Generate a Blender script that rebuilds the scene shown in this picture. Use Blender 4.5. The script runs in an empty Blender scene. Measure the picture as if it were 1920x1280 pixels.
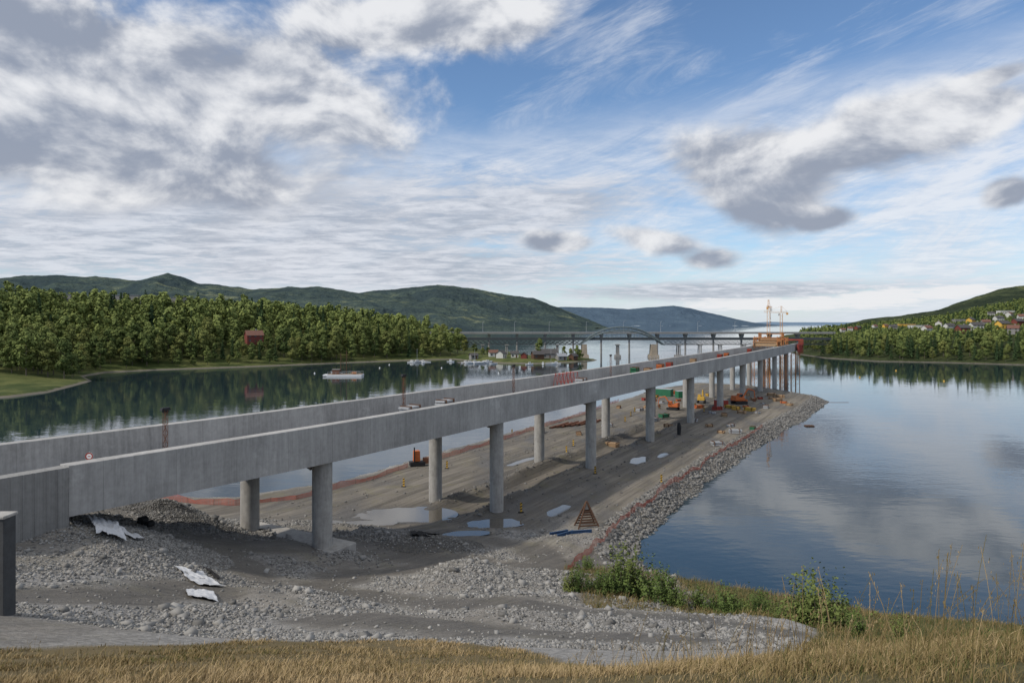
import bpy, bmesh, math, random
import numpy as np
from mathutils import Vector, Matrix
random.seed(7); rng=np.random.default_rng(7)
H=24.5; F=1280.0
def wx(px,Y): return (px-960)/F*Y
def wz(py,Y): return H-(py-607)/F*Y
scn=bpy.context.scene
COL=scn.collection
# ---------------------------------------------------------------- materials
def new_mat(name):
    m=bpy.data.materials.new(name); m.use_nodes=True
    nt=m.node_tree; b=nt.nodes['Principled BSDF']; return m,nt,b
def col4(c): return (c[0],c[1],c[2],1)
def mat(name,c,rough=0.7,var=0.25,scale=3.0,bump=0.0,metal=0.0,bscale=None,spec=0.3):
    m,nt,b=new_mat(name)
    tc=nt.nodes.new('ShaderNodeTexCoord')
    n=nt.nodes.new('ShaderNodeTexNoise'); n.inputs['Scale'].default_value=scale; n.inputs['Detail'].default_value=6
    nt.links.new(tc.outputs['Object'],n.inputs['Vector'])
    mx=nt.nodes.new('ShaderNodeMix'); mx.data_type='RGBA'
    mx.inputs[6].default_value=col4([x*(1-var) for x in c]); mx.inputs[7].default_value=col4([min(1,x*(1+var)) for x in c])
    nt.links.new(n.outputs['Fac'],mx.inputs[0]); nt.links.new(mx.outputs[2],b.inputs['Base Color'])
    b.inputs['Roughness'].default_value=rough; b.inputs['Metallic'].default_value=metal
    b.inputs['Specular IOR Level'].default_value=spec
    if bump>0:
        n2=nt.nodes.new('ShaderNodeTexNoise'); n2.inputs['Scale'].default_value=bscale or scale*4; n2.inputs['Detail'].default_value=5
        nt.links.new(tc.outputs['Object'],n2.inputs['Vector'])
        bp=nt.nodes.new('ShaderNodeBump'); bp.inputs['Strength'].default_value=bump; bp.inputs['Distance'].default_value=0.1
        nt.links.new(n2.outputs['Fac'],bp.inputs['Height']); nt.links.new(bp.outputs[0],b.inputs['Normal'])
    return m
class E:
    def __init__(s,nt,k): s.nt=nt; s.k=k
    def _m(s,op,*a):
        n=s.nt.nodes.new('ShaderNodeMath'); n.operation=op
        for i,x in enumerate(a):
            if isinstance(x,E): s.nt.links.new(x.k,n.inputs[i])
            else: n.inputs[i].default_value=x
        return E(s.nt,n.outputs[0])
    def __add__(s,o): return s._m('ADD',s,o)
    def __radd__(s,o): return s._m('ADD',s,o)
    def __sub__(s,o): return s._m('SUBTRACT',s,o)
    def __rsub__(s,o): return s._m('SUBTRACT',o,s)
    def __mul__(s,o): return s._m('MULTIPLY',s,o)
    def __rmul__(s,o): return s._m('MULTIPLY',s,o)
    def __truediv__(s,o): return s._m('DIVIDE',s,o)
    def mx(s,o): return s._m('MAXIMUM',s,o)
    def mn(s,o): return s._m('MINIMUM',s,o)
    def ss(s,lo,hi,a=0.0,b=1.0):
        n=s.nt.nodes.new('ShaderNodeMapRange'); n.interpolation_type='SMOOTHSTEP'
        s.nt.links.new(s.k,n.inputs[0])
        n.inputs[1].default_value=lo;n.inputs[2].default_value=hi;n.inputs[3].default_value=a;n.inputs[4].default_value=b
        return E(s.nt,n.outputs[0])
def comb(nt,x,y,z=0.0):
    n=nt.nodes.new('ShaderNodeCombineXYZ')
    for i,v in enumerate((x,y,z)):
        if isinstance(v,E): nt.links.new(v.k,n.inputs[i])
        else: n.inputs[i].default_value=v
    return n.outputs[0]
def noise(nt,vec,scale,detail=6,rough=0.55,dist=0.0):
    n=nt.nodes.new('ShaderNodeTexNoise')
    n.inputs['Scale'].default_value=scale;n.inputs['Detail'].default_value=detail
    n.inputs['Roughness'].default_value=rough;n.inputs['Distortion'].default_value=dist
    nt.links.new(vec,n.inputs['Vector']); return E(nt,n.outputs['Fac'])
def mixc(nt,f,a,b):
    n=nt.nodes.new('ShaderNodeMix'); n.data_type='RGBA'
    if isinstance(f,E): nt.links.new(f.k,n.inputs[0])
    else: n.inputs[0].default_value=f
    for i,v in ((6,a),(7,b)):
        if isinstance(v,(tuple,list)): n.inputs[i].default_value=col4(v)
        else: nt.links.new(v,n.inputs[i])
    return n.outputs[2]
def mapping(nt,v,sc=(1,1,1),rot=0.0):
    mp=nt.nodes.new('ShaderNodeMapping'); mp.inputs['Scale'].default_value=sc; mp.inputs['Rotation'].default_value=(0,0,math.radians(rot)); nt.links.new(v,mp.inputs[0]); return mp.outputs[0]
def attr(nt,name):
    n=nt.nodes.new('ShaderNodeAttribute'); n.attribute_name=name; return n
def concrete(name,c,streak=True,xs=1.2,zs=0.12,seg_len=4.8,lo=0.58,hi=1.32):
    m,nt,b=new_mat(name)
    tc=nt.nodes.new('ShaderNodeTexCoord'); o=tc.outputs['Object']
    mo=mapping(nt,o,(xs,xs,zs))
    st=noise(nt,mo,1.6,7,0.7); st2=noise(nt,mapping(nt,o,(xs*4,xs*4,zs*1.5)),1.6,4,0.6)
    big=noise(nt,o,0.13,4,0.6); fine=noise(nt,o,2.5,8,0.7)
    f=(st.ss(0.32,0.68)*0.30+st2.ss(0.35,0.65)*0.14+big.ss(0.36,0.64)*0.30+fine.ss(0.3,0.7)*0.26)
    colr=mixc(nt,f,tuple(x*lo for x in c),tuple(x*hi for x in c))
    sp=nt.nodes.new('ShaderNodeSeparateXYZ'); nt.links.new(o,sp.inputs[0])
    fx=E(nt,sp.outputs[0]); q=fx*(1/seg_len)
    seg=q._m('FRACT',q); j=(seg-0.5)._m('ABSOLUTE',seg-0.5).ss(0.490,0.5)
    fl=q._m('FLOOR',q); wn=nt.nodes.new('ShaderNodeTexWhiteNoise'); wn.noise_dimensions='1D'; nt.links.new(fl.k,wn.inputs['W'])
    if streak:
        colr=mixc(nt,E(nt,wn.outputs['Value'])*0.18,colr,tuple(x*0.5 for x in c))
        colr=mixc(nt,j*0.4,colr,tuple(x*0.4 for x in c))
    wp=noise(nt,mapping(nt,o,(0.35,0.35,0.4)),0.6,6,0.75).ss(0.58,0.70)
    colr=mixc(nt,wp*0.40*st.ss(0.3,0.6),colr,tuple(min(1,x*1.9) for x in c))
    nt.links.new(colr,b.inputs['Base Color']); b.inputs['Roughness'].default_value=0.85
    bp=nt.nodes.new('ShaderNodeBump'); bp.inputs['Strength'].default_value=0.25; bp.inputs['Distance'].default_value=0.03
    nt.links.new(fine.k,bp.inputs['Height']); nt.links.new(bp.outputs[0],b.inputs['Normal'])
    return m
M={}
M['conc']=concrete('girder_concrete',(0.36,0.35,0.335))
M['abut']=concrete('abutment_concrete',(0.25,0.245,0.235),xs=2.4,zs=0.06,seg_len=0.6)
M['pier']=concrete('pier_concrete',(0.37,0.355,0.33),streak=False,xs=1.0,zs=0.25)
M['oldconc']=mat('old_concrete',(0.26,0.25,0.235),0.9,0.3,1.0)
M['stone']=mat('pier_stone',(0.30,0.25,0.19),0.9,0.4,0.8)
M['steel']=mat('dark_steel',(0.055,0.062,0.066),0.7,0.3,2)
M['greysteel']=mat('grey_steel',(0.13,0.16,0.165),0.7,0.3,2)
M['galv']=mat('galvanised',(0.4,0.41,0.42),0.5,0.2,4,metal=0.3)
M['orange']=mat('orange_paint',(0.48,0.13,0.04),0.75,0.35,2)
M['scaf']=mat('rusty_orange_steel',(0.38,0.16,0.06),0.8,0.4,2)
M['yellow']=mat('yellow_paint',(0.55,0.34,0.06),0.6,0.25,2)
M['craneyellow']=mat('crane_paint',(0.58,0.30,0.10),0.6,0.2,2)
M['red']=mat('red_paint',(0.32,0.05,0.035),0.7,0.35,2)
M['fencered']=mat('orange_red_net',(0.50,0.11,0.07),0.8,0.3,2)
M['green']=mat('green_paint',(0.03,0.15,0.075),0.6,0.25,2)
M['blue']=mat('blue_paint',(0.03,0.07,0.15),0.6,0.25,2)
M['white']=mat('white_paint',(0.72,0.72,0.70),0.6,0.12,2)
M['black']=mat('black_rubber',(0.02,0.02,0.022),0.7,0.3,3)
M['wood']=mat('raw_timber',(0.36,0.24,0.14),0.85,0.4,2)
M['brownwood']=mat('weathered_timber',(0.10,0.055,0.035),0.85,0.4,2)
M['rust']=mat('rusty_steel',(0.14,0.06,0.035),0.9,0.4,2)
M['glass']=mat('window_glass',(0.03,0.04,0.05),0.08,0.1,1,spec=0.6)
M['tarp']=mat('geotextile',(0.50,0.51,0.53),0.9,0.35,1.2,bump=0.5,bscale=3)
M['cabinet']=concrete('dark_concrete',(0.06,0.062,0.065),streak=False,xs=2,zs=2)
M['falu']=mat('falun_red_wall',(0.17,0.045,0.035),0.85,0.2,1)
M['wallw']=mat('white_wall',(0.52,0.51,0.47),0.8,0.1,1)
M['wally']=mat('yellow_wall',(0.62,0.37,0.07),0.8,0.1,1)
M['wallg']=mat('grey_wall',(0.24,0.23,0.22),0.8,0.1,1)
M['roofd']=mat('dark_roof',(0.07,0.066,0.066),0.8,0.3,1)
M['roofr']=mat('tile_roof',(0.15,0.075,0.055),0.8,0.3,1)
M['roofg']=mat('grey_roof',(0.26,0.27,0.29),0.7,0.2,1)
M['bark']=mat('bark',(0.12,0.10,0.08),0.95,0.4,3)
M['hull']=mat('boat_hull',(0.62,0.63,0.64),0.4,0.1,2)
M['deckboard']=mat('barge_timber',(0.25,0.20,0.16),0.9,0.3,1)
def foliage(name,dark,light,warm,rnd=0.5):
    m,nt,b=new_mat(name)
    a=attr(nt,'tint'); t=E(nt,a.outputs['Fac'])
    oi=nt.nodes.new('ShaderNodeObjectInfo'); r=E(nt,oi.outputs['Random'])
    tc=nt.nodes.new('ShaderNodeNewGeometry'); patch=noise(nt,tc.outputs['Position'],0.045,3,0.6)
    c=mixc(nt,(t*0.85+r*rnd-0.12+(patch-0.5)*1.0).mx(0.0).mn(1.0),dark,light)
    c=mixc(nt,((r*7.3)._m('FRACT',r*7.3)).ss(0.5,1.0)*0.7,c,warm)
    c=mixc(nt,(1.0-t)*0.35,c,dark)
    nt.links.new(c,b.inputs['Base Color']); b.inputs['Roughness'].default_value=0.8
    b.inputs['Specular IOR Level'].default_value=0.1
    return m
M['decid']=foliage('deciduous_leaves',(0.042,0.068,0.022),(0.19,0.225,0.068),(0.21,0.21,0.065))
M['conif']=foliage('conifer_needles',(0.020,0.040,0.019),(0.062,0.098,0.036),(0.06,0.09,0.03))
M['bush']=foliage('shrub_leaves',(0.05,0.08,0.022),(0.14,0.19,0.055),(0.18,0.19,0.06))
def grassmat():
    m,nt,b=new_mat('dry_grass')
    a=attr(nt,'tint'); t=E(nt,a.outputs['Fac'])
    c=mixc(nt,t.ss(0.0,0.5),(0.075,0.090,0.028),(0.22,0.165,0.075))
    c=mixc(nt,t.ss(0.5,1.0),c,(0.40,0.30,0.17))
    nt.links.new(c,b.inputs['Base Color']); b.inputs['Roughness'].default_value=0.85
    b.inputs['Specular IOR Level'].default_value=0.1
    return m
M['grass']=grassmat()
def rockmat():
    m,nt,b=new_mat('blasted_rock')
    a=attr(nt,'tint'); t=E(nt,a.outputs['Fac']); tc=nt.nodes.new('ShaderNodeTexCoord')
    f=noise(nt,tc.outputs['Object'],5,5,0.7)
    c=mixc(nt,t*0.75+f*0.25,(0.080,0.077,0.073),(0.38,0.37,0.35))
    nt.links.new(c,b.inputs['Base Color']); b.inputs['Roughness'].default_value=0.95; b.inputs['Specular IOR Level'].default_value=0.15
    return m
M['rock']=rockmat()
# ---------------------------------------------------------------- mesh helpers
def finish(ob,parent=None):
    COL.objects.link(ob)
    if parent: ob.parent=parent
    return ob
def mesh_np(name,V,Fc,m,tint=None,parent=None,smooth=False,zone=None):
    me=bpy.data.meshes.new(name)
    V=np.asarray(V,dtype=np.float32)
    Fs=[Fc] if isinstance(Fc,np.ndarray) else Fc
    nl=sum(f.size for f in Fs); nf=sum(len(f) for f in Fs)
    me.vertices.add(len(V)); me.vertices.foreach_set('co',V.ravel())
    me.loops.add(nl); me.loops.foreach_set('vertex_index',np.concatenate([f.ravel() for f in Fs]).astype(np.int32))
    me.polygons.add(nf)
    st=[];o=0
    for f in Fs:
        k=f.shape[1]; st.append(o+np.arange(len(f))*k); o+=f.size
    me.polygons.foreach_set('loop_start',np.concatenate(st).astype(np.int32))
    me.update(calc_edges=True); me.validate()
    if tint is not None:
        a=me.attributes.new('tint','FLOAT','POINT'); a.data.foreach_set('value',np.asarray(tint,dtype=np.float32))
    if zone is not None:
        a=me.attributes.new('zone','FLOAT_COLOR','POINT'); a.data.foreach_set('color',np.asarray(zone,dtype=np.float32).ravel())
    me.materials.append(m)
    if smooth: me.polygons.foreach_set('use_smooth',np.ones(nf,dtype=bool))
    ob=bpy.data.objects.new(name,me); return finish(ob,parent)
class MB:
    def __init__(s): s.v=[];s.f=[]
    def add(s,vs,fs):
        o=len(s.v); s.v+=[tuple(v) for v in vs]; s.f+=[tuple(i+o for i in f) for f in fs]; return s
    def box(s,c,d,rz=0.0,ry=0.0,tx=1.0,ty=1.0):
        hx,hy,hz=d[0]/2,d[1]/2,d[2]/2; vs=[]
        R=Matrix.Rotation(rz,3,'Z')@Matrix.Rotation(ry,3,'Y')
        for z in (-hz,hz):
            a=tx if z>0 else 1; b=ty if z>0 else 1
            for x,y in((-hx,-hy),(hx,-hy),(hx,hy),(-hx,hy)): vs.append(Vector(c)+R@Vector((x*a,y*b,z)))
        return s.add(vs,[(3,2,1,0),(4,5,6,7),(0,1,5,4),(1,2,6,5),(2,3,7,6),(3,0,4,7)])
    def cyl(s,p0,p1,r0,r1=None,n=10):
        p0=Vector(p0);p1=Vector(p1); r1=r0 if r1 is None else r1
        d=(p1-p0).normalized(); u=d.orthogonal().normalized(); w=d.cross(u); vs=[]
        for p,r in((p0,r0),(p1,r1)):
            for i in range(n):
                a=2*math.pi*i/n; vs.append(p+(u*math.cos(a)+w*math.sin(a))*r)
        fs=[(i,(i+1)%n,n+(i+1)%n,n+i) for i in range(n)]+[tuple(range(n-1,-1,-1)),tuple(range(n,2*n))]
        return s.add(vs,fs)
    def lattice(s,p0,p1,w,n,t):
        p0=Vector(p0);p1=Vector(p1);d=(p1-p0).normalized()
        u=Vector((0,0,1)) if abs(d.z)<0.7 else Vector((1,0,0)); u=(u-d*u.dot(d)).normalized(); v=d.cross(u)
        cs=[(u*a+v*b)*w/2 for a,b in((-1,-1),(1,-1),(1,1),(-1,1))]
        for c in cs: s.cyl(p0+c,p1+c,t,n=4)
        for i in range(n):
            a=p0+(p1-p0)*i/n;b=p0+(p1-p0)*(i+1)/n
            for k in range(4):
                c1=cs[k];c2=cs[(k+1)%4]
                s.cyl(a+c1,b+c2,t*0.6,n=4) if (i+k)%2 else s.cyl(a+c2,b+c1,t*0.6,n=4)
        return s
    def make(s,name,m,parent=None,smooth=False,loc=None,rz=0.0,bevel=0.0):
        me=bpy.data.meshes.new(name); me.from_pydata(s.v,[],s.f); me.materials.append(m); me.update()
        if smooth:
            for p in me.polygons: p.use_smooth=True
            try: me.set_sharp_from_angle(angle=math.radians(40))
            except Exception: pass
        ob=bpy.data.objects.new(name,me)
        if loc is not None: ob.location=loc
        ob.rotation_euler[2]=rz
        if bevel:
            md=ob.modifiers.new('bevel','BEVEL'); md.width=bevel; md.segments=1; md.limit_method='ANGLE'
        return finish(ob,parent)
def empty(name,loc,rz=0.0):
    e=bpy.data.objects.new(name,None); e.location=loc; e.rotation_euler[2]=rz; e.empty_display_size=0.5
    COL.objects.link(e); return e
def tag(o,label,cat,group=None):
    o['label']=label;o['category']=cat
    if group:o['group']=group
    return o
def struct(o): o['kind']='structure'; return o
def clone(root,loc,rz=None,sc=None):
    r=root.copy(); COL.objects.link(r); r.location=loc
    if rz is not None: r.rotation_euler[2]=rz
    if sc is not None: r.scale=(sc,sc,sc)
    def rec(src,dst):
        for c in src.children:
            cc=c.copy(); COL.objects.link(cc); cc.parent=dst; rec(c,cc)
    rec(root,r); return r
def _h(i,j,s):
    x=np.sin(i*127.1+j*311.7+s*74.7)*43758.5453; return x-np.floor(x)
def vnoise(x,y,s=0):
    xi=np.floor(x);yi=np.floor(y);fx=x-xi;fy=y-yi
    fx=fx*fx*(3-2*fx);fy=fy*fy*(3-2*fy)
    a=_h(xi,yi,s);b=_h(xi+1,yi,s);c=_h(xi,yi+1,s);d=_h(xi+1,yi+1,s)
    return (a*(1-fx)+b*fx)*(1-fy)+(c*(1-fx)+d*fx)*fy
def fbm(x,y,s=0,o=4):
    r=0;a=0.5;t=0
    for k in range(o): r=r+a*vnoise(x*2**k,y*2**k,s+k);t+=a;a*=0.5
    return r/t-0.5
def inside_dist(poly,x,y):
    P=np.array(poly,float);n=len(P);d=np.full(x.shape,1e9);ins=np.zeros(x.shape,bool)
    for i in range(n):
        a=P[i];b=P[(i+1)%n];e=b-a
        t=np.clip(((x-a[0])*e[0]+(y-a[1])*e[1])/(e@e),0,1)
        d=np.minimum(d,np.hypot(x-a[0]-t*e[0],y-a[1]-t*e[1]))
        c=((a[1]>y)!=(b[1]>y))
        with np.errstate(divide='ignore',invalid='ignore'):
            xx=(b[0]-a[0])*(y-a[1])/(b[1]-a[1]+1e-12)+a[0]
        ins^=(c&(x<xx))
    return np.where(ins,d,-d)
def grid(xs,ys):
    X,Y=np.meshgrid(xs,ys); ny,nx=X.shape
    i=np.arange(ny-1)[:,None]*nx+np.arange(nx-1)[None,:]
    return X,Y,np.stack([i,i+1,i+nx+1,i+nx],-1).reshape(-1,4)
# ---------------------------------------------------------------- near land
NEAR=[(-260,-80),(-260,50),(-120,78),(-80,86),(-50,93),(-38,94),(-27,102),(-19,117),(-6.6,140),(17,181),(50,245),(72,272),(88,262),(96,239),
      (99.5,216),(82,186),(66,162),(44.4,129),(26.2,98.6),(14.2,77),(12.3,66.5),(21,61),(28,57.7),(43,53),(60,48),(220,30),(260,-80)]
cp=[(0,0,1.8),(-15,0,2.4),(15,0,1.6),(0,-20,1),(-40,-10,3),(40,-10,1.0),(-60,-40,1),(60,-40,1),
(-4.5,6,3.35),(0,6,3.25),(4.5,6,3.05),(-8,10,5.2),(0,10,5.1),(8,10,4.7),(-12,16,7.7),(-4,16,7.75),(12,16,7.3),(20,16,7.6),
(0,20,9.6),(-10,24,10.9),(-3,24,11.1),(3,15,7.6),(6,22,10.5),(15,26,12.4),(30,26,14.5),(25,42,20),
(9,34,14.7),(3.9,36,15.3),(4.8,44,18),(11.7,44,18.2),(19,44,19.5),(4.5,58,21),(-11.6,57,20.2),(-13.2,47,18.1),(-26,60,18.0),
(-11.9,33,14),(-1.6,35,14.8),(-2.3,50,18.5),(-25.2,40,12.6),(-28,37,11.8),(-22,37,13.0),(-18,35,13.5),(-17,27,11.2),(-16,22,9.4),(-13.5,18,8.3),(-11.4,26,11.6),
(-40,60,15),(-36,75,20.6),(-50,50,11),(-60,80,20),(-50,30,9),(-80,30,9),(-100,60,14),(-38,88,22.8),(-37,78,21.5),(-16.4,59,19.3),(-24.4,63.7,19.3),(-12,70,21.8),
(-20,85,23),(0,80,23),(8,72,23),(20,100,23),(-10,110,23),(40,150,23),(10,150,23),(70,200,23),(45,210,23),(90,230,23),(60,240,23),(-25,95,23),(0,65,22),
(200,0,5),(-200,0,5),(150,40,20),(-200,60,18)]
cp=np.array(cp,float); cx,cy,cz=cp[:,0],cp[:,1],H-cp[:,2]
def _phi(r2): return np.where(r2>0,0.5*r2*np.log(r2+1e-9),0)
n=len(cp); K=_phi((cx[:,None]-cx)**2+(cy[:,None]-cy)**2)+np.eye(n)*2.0
Pm=np.stack([np.ones(n),cx,cy],1); A=np.block([[K,Pm],[Pm.T,np.zeros((3,3))]])
sol=np.linalg.solve(A,np.concatenate([cz,np.zeros(3)]))
NC=n
def tps(x,y):
    r=sol[NC]+sol[NC+1]*x+sol[NC+2]*y
    for i in range(NC): r=r+sol[i]*_phi((x-cx[i])**2+(y-cy[i])**2)
    return r
R0=np.array([-16.4,59.0]); BD=np.array([0.5017,0.8650]); BN=np.array([0.8650,-0.5017])
def bst(x,y):
    dx=x-R0[0];dy=y-R0[1]; return dx*BD[0]+dy*BD[1], dx*BN[0]+dy*BN[1]
def bp(s,t): return R0[0]+s*BD[0]+t*BN[0], R0[1]+s*BD[1]+t*BN[1]
def brpx(px,t):
    k=(px-960)/F; return (k*(R0[1]+t*BN[1])-R0[0]-t*BN[0])/(BD[0]-k*BD[1])
MOUNDS=[(-31.5,62,3.6,1.8),(-28,59,3.2,0.8),(-9.5,66.5,3.2,1.2),(-6,67.5,2.5,0.9),(-27,43,4,0.5),(-22.5,45,3.0,0.4),(-15,70,3,0.4),(-3,52,3.5,0.9),(-6,30,4,0.5),(1,41,4,0.6),(-13,38,3,0.5),(-20,33,2.5,0.5),(-4,46,3,0.5)]
PUD=[(750,966,5.4,3.4,0.2),(925,978,3.0,1.6,0.1),(672,987,3.4,1.2,0.2),(1048,955,0.9,2.8,-0.5),(1200,860,1.3,3.6,-0.5),(1242,852,0.8,2.4,-0.5),(980,862,0.8,4.5,-0.55),(590,990,2.4,1.0,0.1),(860,1006,2.8,0.9,0.2)]
PUDW=[((px_-960)/F*(29440/(py_-607)),29440/(py_-607),L_,W_,r_) for px_,py_,L_,W_,r_ in PUD]
def polyd(pts,x,y):
    d=np.full(x.shape,1e9)
    for a,b in zip(pts[:-1],pts[1:]):
        a=np.array(a,float);b=np.array(b,float);e=b-a
        t=np.clip(((x-a[0])*e[0]+(y-a[1])*e[1])/(e@e),0,1); d=np.minimum(d,np.hypot(x-a[0]-t*e[0],y-a[1]-t*e[1]))
    return d
ROADS=[[(8,62),(2,60),(-6,58),(-12,53),(-13,47),(-8,42),(-1,38),(6,35),(13,33)],[(-33,80),(-22,80),(-10,76),(2,68),(5,60)],[(-20,26),(-17,31),(-17,37)],[(5,60),(20,90),(45,135),(75,190)],[(-3,60),(-16,63),(-22,52),(-18,46)],[(-8,29),(0,27),(6,26)]]
def roadd(x,y):
    rd=np.full(x.shape,1e9)
    for r_ in ROADS: rd=np.minimum(rd,polyd(r_,x,y))
    return rd
def pudf(x,y):
    r=np.zeros(x.shape); wob=1+0.9*fbm(x/1.6,y/1.6,55)
    for (a,b,L_,W_,ro) in PUDW:
        c,s_=math.cos(ro),math.sin(ro); u=((x-a)*c+(y-b)*s_)/L_; v=(-(x-a)*s_+(y-b)*c)/W_
        r=np.maximum(r,np.exp(-((u*u+v*v)*wob**2)**1.3*0.8))
    return r
def gz(x,y):
    x=np.asarray(x,float);y=np.asarray(y,float)
    z=tps(x,y)
    f=np.clip((y-74)/10,0,1)*(1-np.clip((-34-x)/8,0,1)); z=z*(1-f)+1.5*f
    s,t=bst(x,y)
    z=z-0.75*np.exp(-((t+4.7)/2.2)**4)*np.clip((s-24)/6,0,1)*np.clip((115-s)/10,0,1)
    for tt,sd_ in((1.6,91),(8,92)):
        z=z+0.6*np.exp(-((t+tt+0.6*fbm(s/6,t/6,sd_))/0.9)**2)*np.clip((s-24)/6,0,1)*np.clip((115-s)/10,0,1)*np.clip(fbm(s/5,t/5,3)*4+0.6,0,1)
    for mx_,my_,r,h in MOUNDS: z=z+h*np.exp(-((x-mx_)**2+(y-my_)**2)/(r*r)*1.3)
    gravel=np.clip((y-22)/6,0,1)*np.clip((80-y)/8,0,1)*np.clip((roadd(x,y)-1)/3,0.10,1)
    z=z+fbm(x/5,y/5,11)*1.7*gravel+fbm(x/1.3,y/1.3,12)*0.26*(0.25+gravel*0.75)+fbm(x/9,y/9,14)*0.12
    z=z-0.30*pudf(x,y)
    d=inside_dist(NEAR,x,y)
    return np.minimum(z,-1.0+(d+2.0+fbm(x/3,y/3,21)*2.2)*0.5)
def lin(a,b,st): return np.arange(a,b,st)
xs=np.concatenate([lin(-260,-70,8),lin(-70,-32,0.9),lin(-32,32,0.38),lin(32,105,0.8),lin(105,262,8)])
ys=np.concatenate([lin(-80,0,5),lin(0,30,0.35),lin(30,90,0.38),lin(90,150,0.65),lin(150,290,1.3)])
X,Y,Fq=grid(xs,ys); Z=gz(X,Y)
gbx=[-40,-14,-8,-3,0.5,3,6,8,12,20,40,100]; gby=[11,14,21,24.5,20,14,16,19,27,44,60,70]
def grassness(x,y):
    b=np.interp(x,gbx,gby)+fbm(x/2.5,y/2.5,31)*3.5
    return np.clip((b-y)/1.2+0.5,0,1)
g=grassness(X,Y); D=inside_dist(NEAR,X,Y); rd=roadd(X,Y)
road=np.clip((2.6+fbm(X/3,Y/3,41)*3-rd)/1.4,0,1)
gravel=np.clip((82-Y+fbm(X/6,Y/6,42)*16)/5,0,1)*(1-g)
gravel=np.maximum(gravel,np.clip((4.5-D)/1.5,0,1))*(1-road*0.9)
mottle=np.clip(fbm(X/5,Y/5,45)*3.6+0.6,0,1); gravel=gravel*(0.3+0.7*mottle)
dark=np.clip(fbm(X/4,Y/9,43)*2.6+0.22,0,0.9)*np.clip((Y-70)/10,0,1)
dark=np.maximum(dark,np.clip(pudf(X,Y)*2.2,0,0.95))
for mx_,my_,r,h in MOUNDS[:4]:
    k=np.exp(-((X-mx_)**2+(Y-my_)**2)/(r*r)); dark=np.maximum(dark,np.clip(k*2,0,1)); gravel=gravel*(1-np.clip(k*2,0,1)*0.8)
dark=np.maximum(dark,road*0.7*(Y<75))
green=np.clip((X+1)/12,0,1)*g+np.clip((X-9)/5,0,1)*np.clip((Y-34)/4,0,1)*np.clip((60-Y)/6,0,1)*(X<40)
g2=np.maximum(g,np.clip((X-4)/3,0,1)*np.clip((Y-39)/3,0,1)*np.clip((62-Y)/4,0,1))
zone=np.stack([g2,gravel,dark,np.clip(green+0.15,0,1)],-1).reshape(-1,4)
def groundmat():
    m,nt,b=new_mat('ground_material')
    a=attr(nt,'zone'); sp=nt.nodes.new('ShaderNodeSeparateColor'); nt.links.new(a.outputs['Color'],sp.inputs[0])
    gR,gG,gB=[E(nt,sp.outputs[i]) for i in range(3)]; gA=E(nt,a.outputs['Alpha'])
    tc=nt.nodes.new('ShaderNodeTexCoord'); o=tc.outputs['Object']
    f1=noise(nt,o,6,8,0.72); f2=noise(nt,o,0.35,6,0.6)
    vo=nt.nodes.new('ShaderNodeTexVoronoi'); vo.inputs['Scale'].default_value=7.0; nt.links.new(o,vo.inputs['Vector'])
    vs=nt.nodes.new('ShaderNodeSeparateColor'); nt.links.new(vo.outputs['Color'],vs.inputs[0]); vr=E(nt,vs.outputs[0])
    al=mapping(nt,o,(1,1,1),30.1)
    tr=noise(nt,mapping(nt,al,(0.9,0.05,1)),1.0,6,0.65); tr2=noise(nt,mapping(nt,al,(3.2,0.04,1)),1.0,3,0.6)
    mud=mixc(nt,(f1*0.3+tr.ss(0.38,0.64)*0.42+f2*0.28),(0.080,0.072,0.060),(0.29,0.26,0.22))
    mud=mixc(nt,tr2.ss(0.54,0.62)*0.35,mud,(0.07,0.063,0.054))
    mud=mixc(nt,f2.ss(0.5,0.7)*0.5,mud,(0.17,0.155,0.09))
    grv=mixc(nt,(vr*0.6+f1*0.4),(0.14,0.136,0.13),(0.41,0.395,0.375))
    drk=mixc(nt,f1*0.5+vr*0.5,(0.045,0.042,0.039),(0.13,0.122,0.112))
    gra=mixc(nt,f1*0.6+f2*0.4,(0.09,0.068,0.035),(0.26,0.19,0.095))
    grn=mixc(nt,f1,(0.045,0.055,0.018),(0.14,0.135,0.05))
    c=mixc(nt,gG,mud,grv); c=mixc(nt,gB*0.8,c,drk); gra=mixc(nt,gA,gra,grn); c=mixc(nt,gR,c,gra)
    nt.links.new(c,b.inputs['Base Color']); nt.links.new(gB.ss(0.2,0.9,0.95,0.55).k,b.inputs['Roughness']); b.inputs['Specular IOR Level'].default_value=0.25
    bp=nt.nodes.new('ShaderNodeBump'); bp.inputs['Strength'].default_value=0.8; bp.inputs['Distance'].default_value=0.12
    hh=f1+vr*0.4-tr2.ss(0.52,0.62)*0.4; nt.links.new(hh.k,bp.inputs['Height']); nt.links.new(bp.outputs[0],b.inputs['Normal'])
    return m
struct(mesh_np('ground',np.stack([X,Y,Z],-1).reshape(-1,3),Fq,groundmat(),zone=zone,smooth=True))
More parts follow.
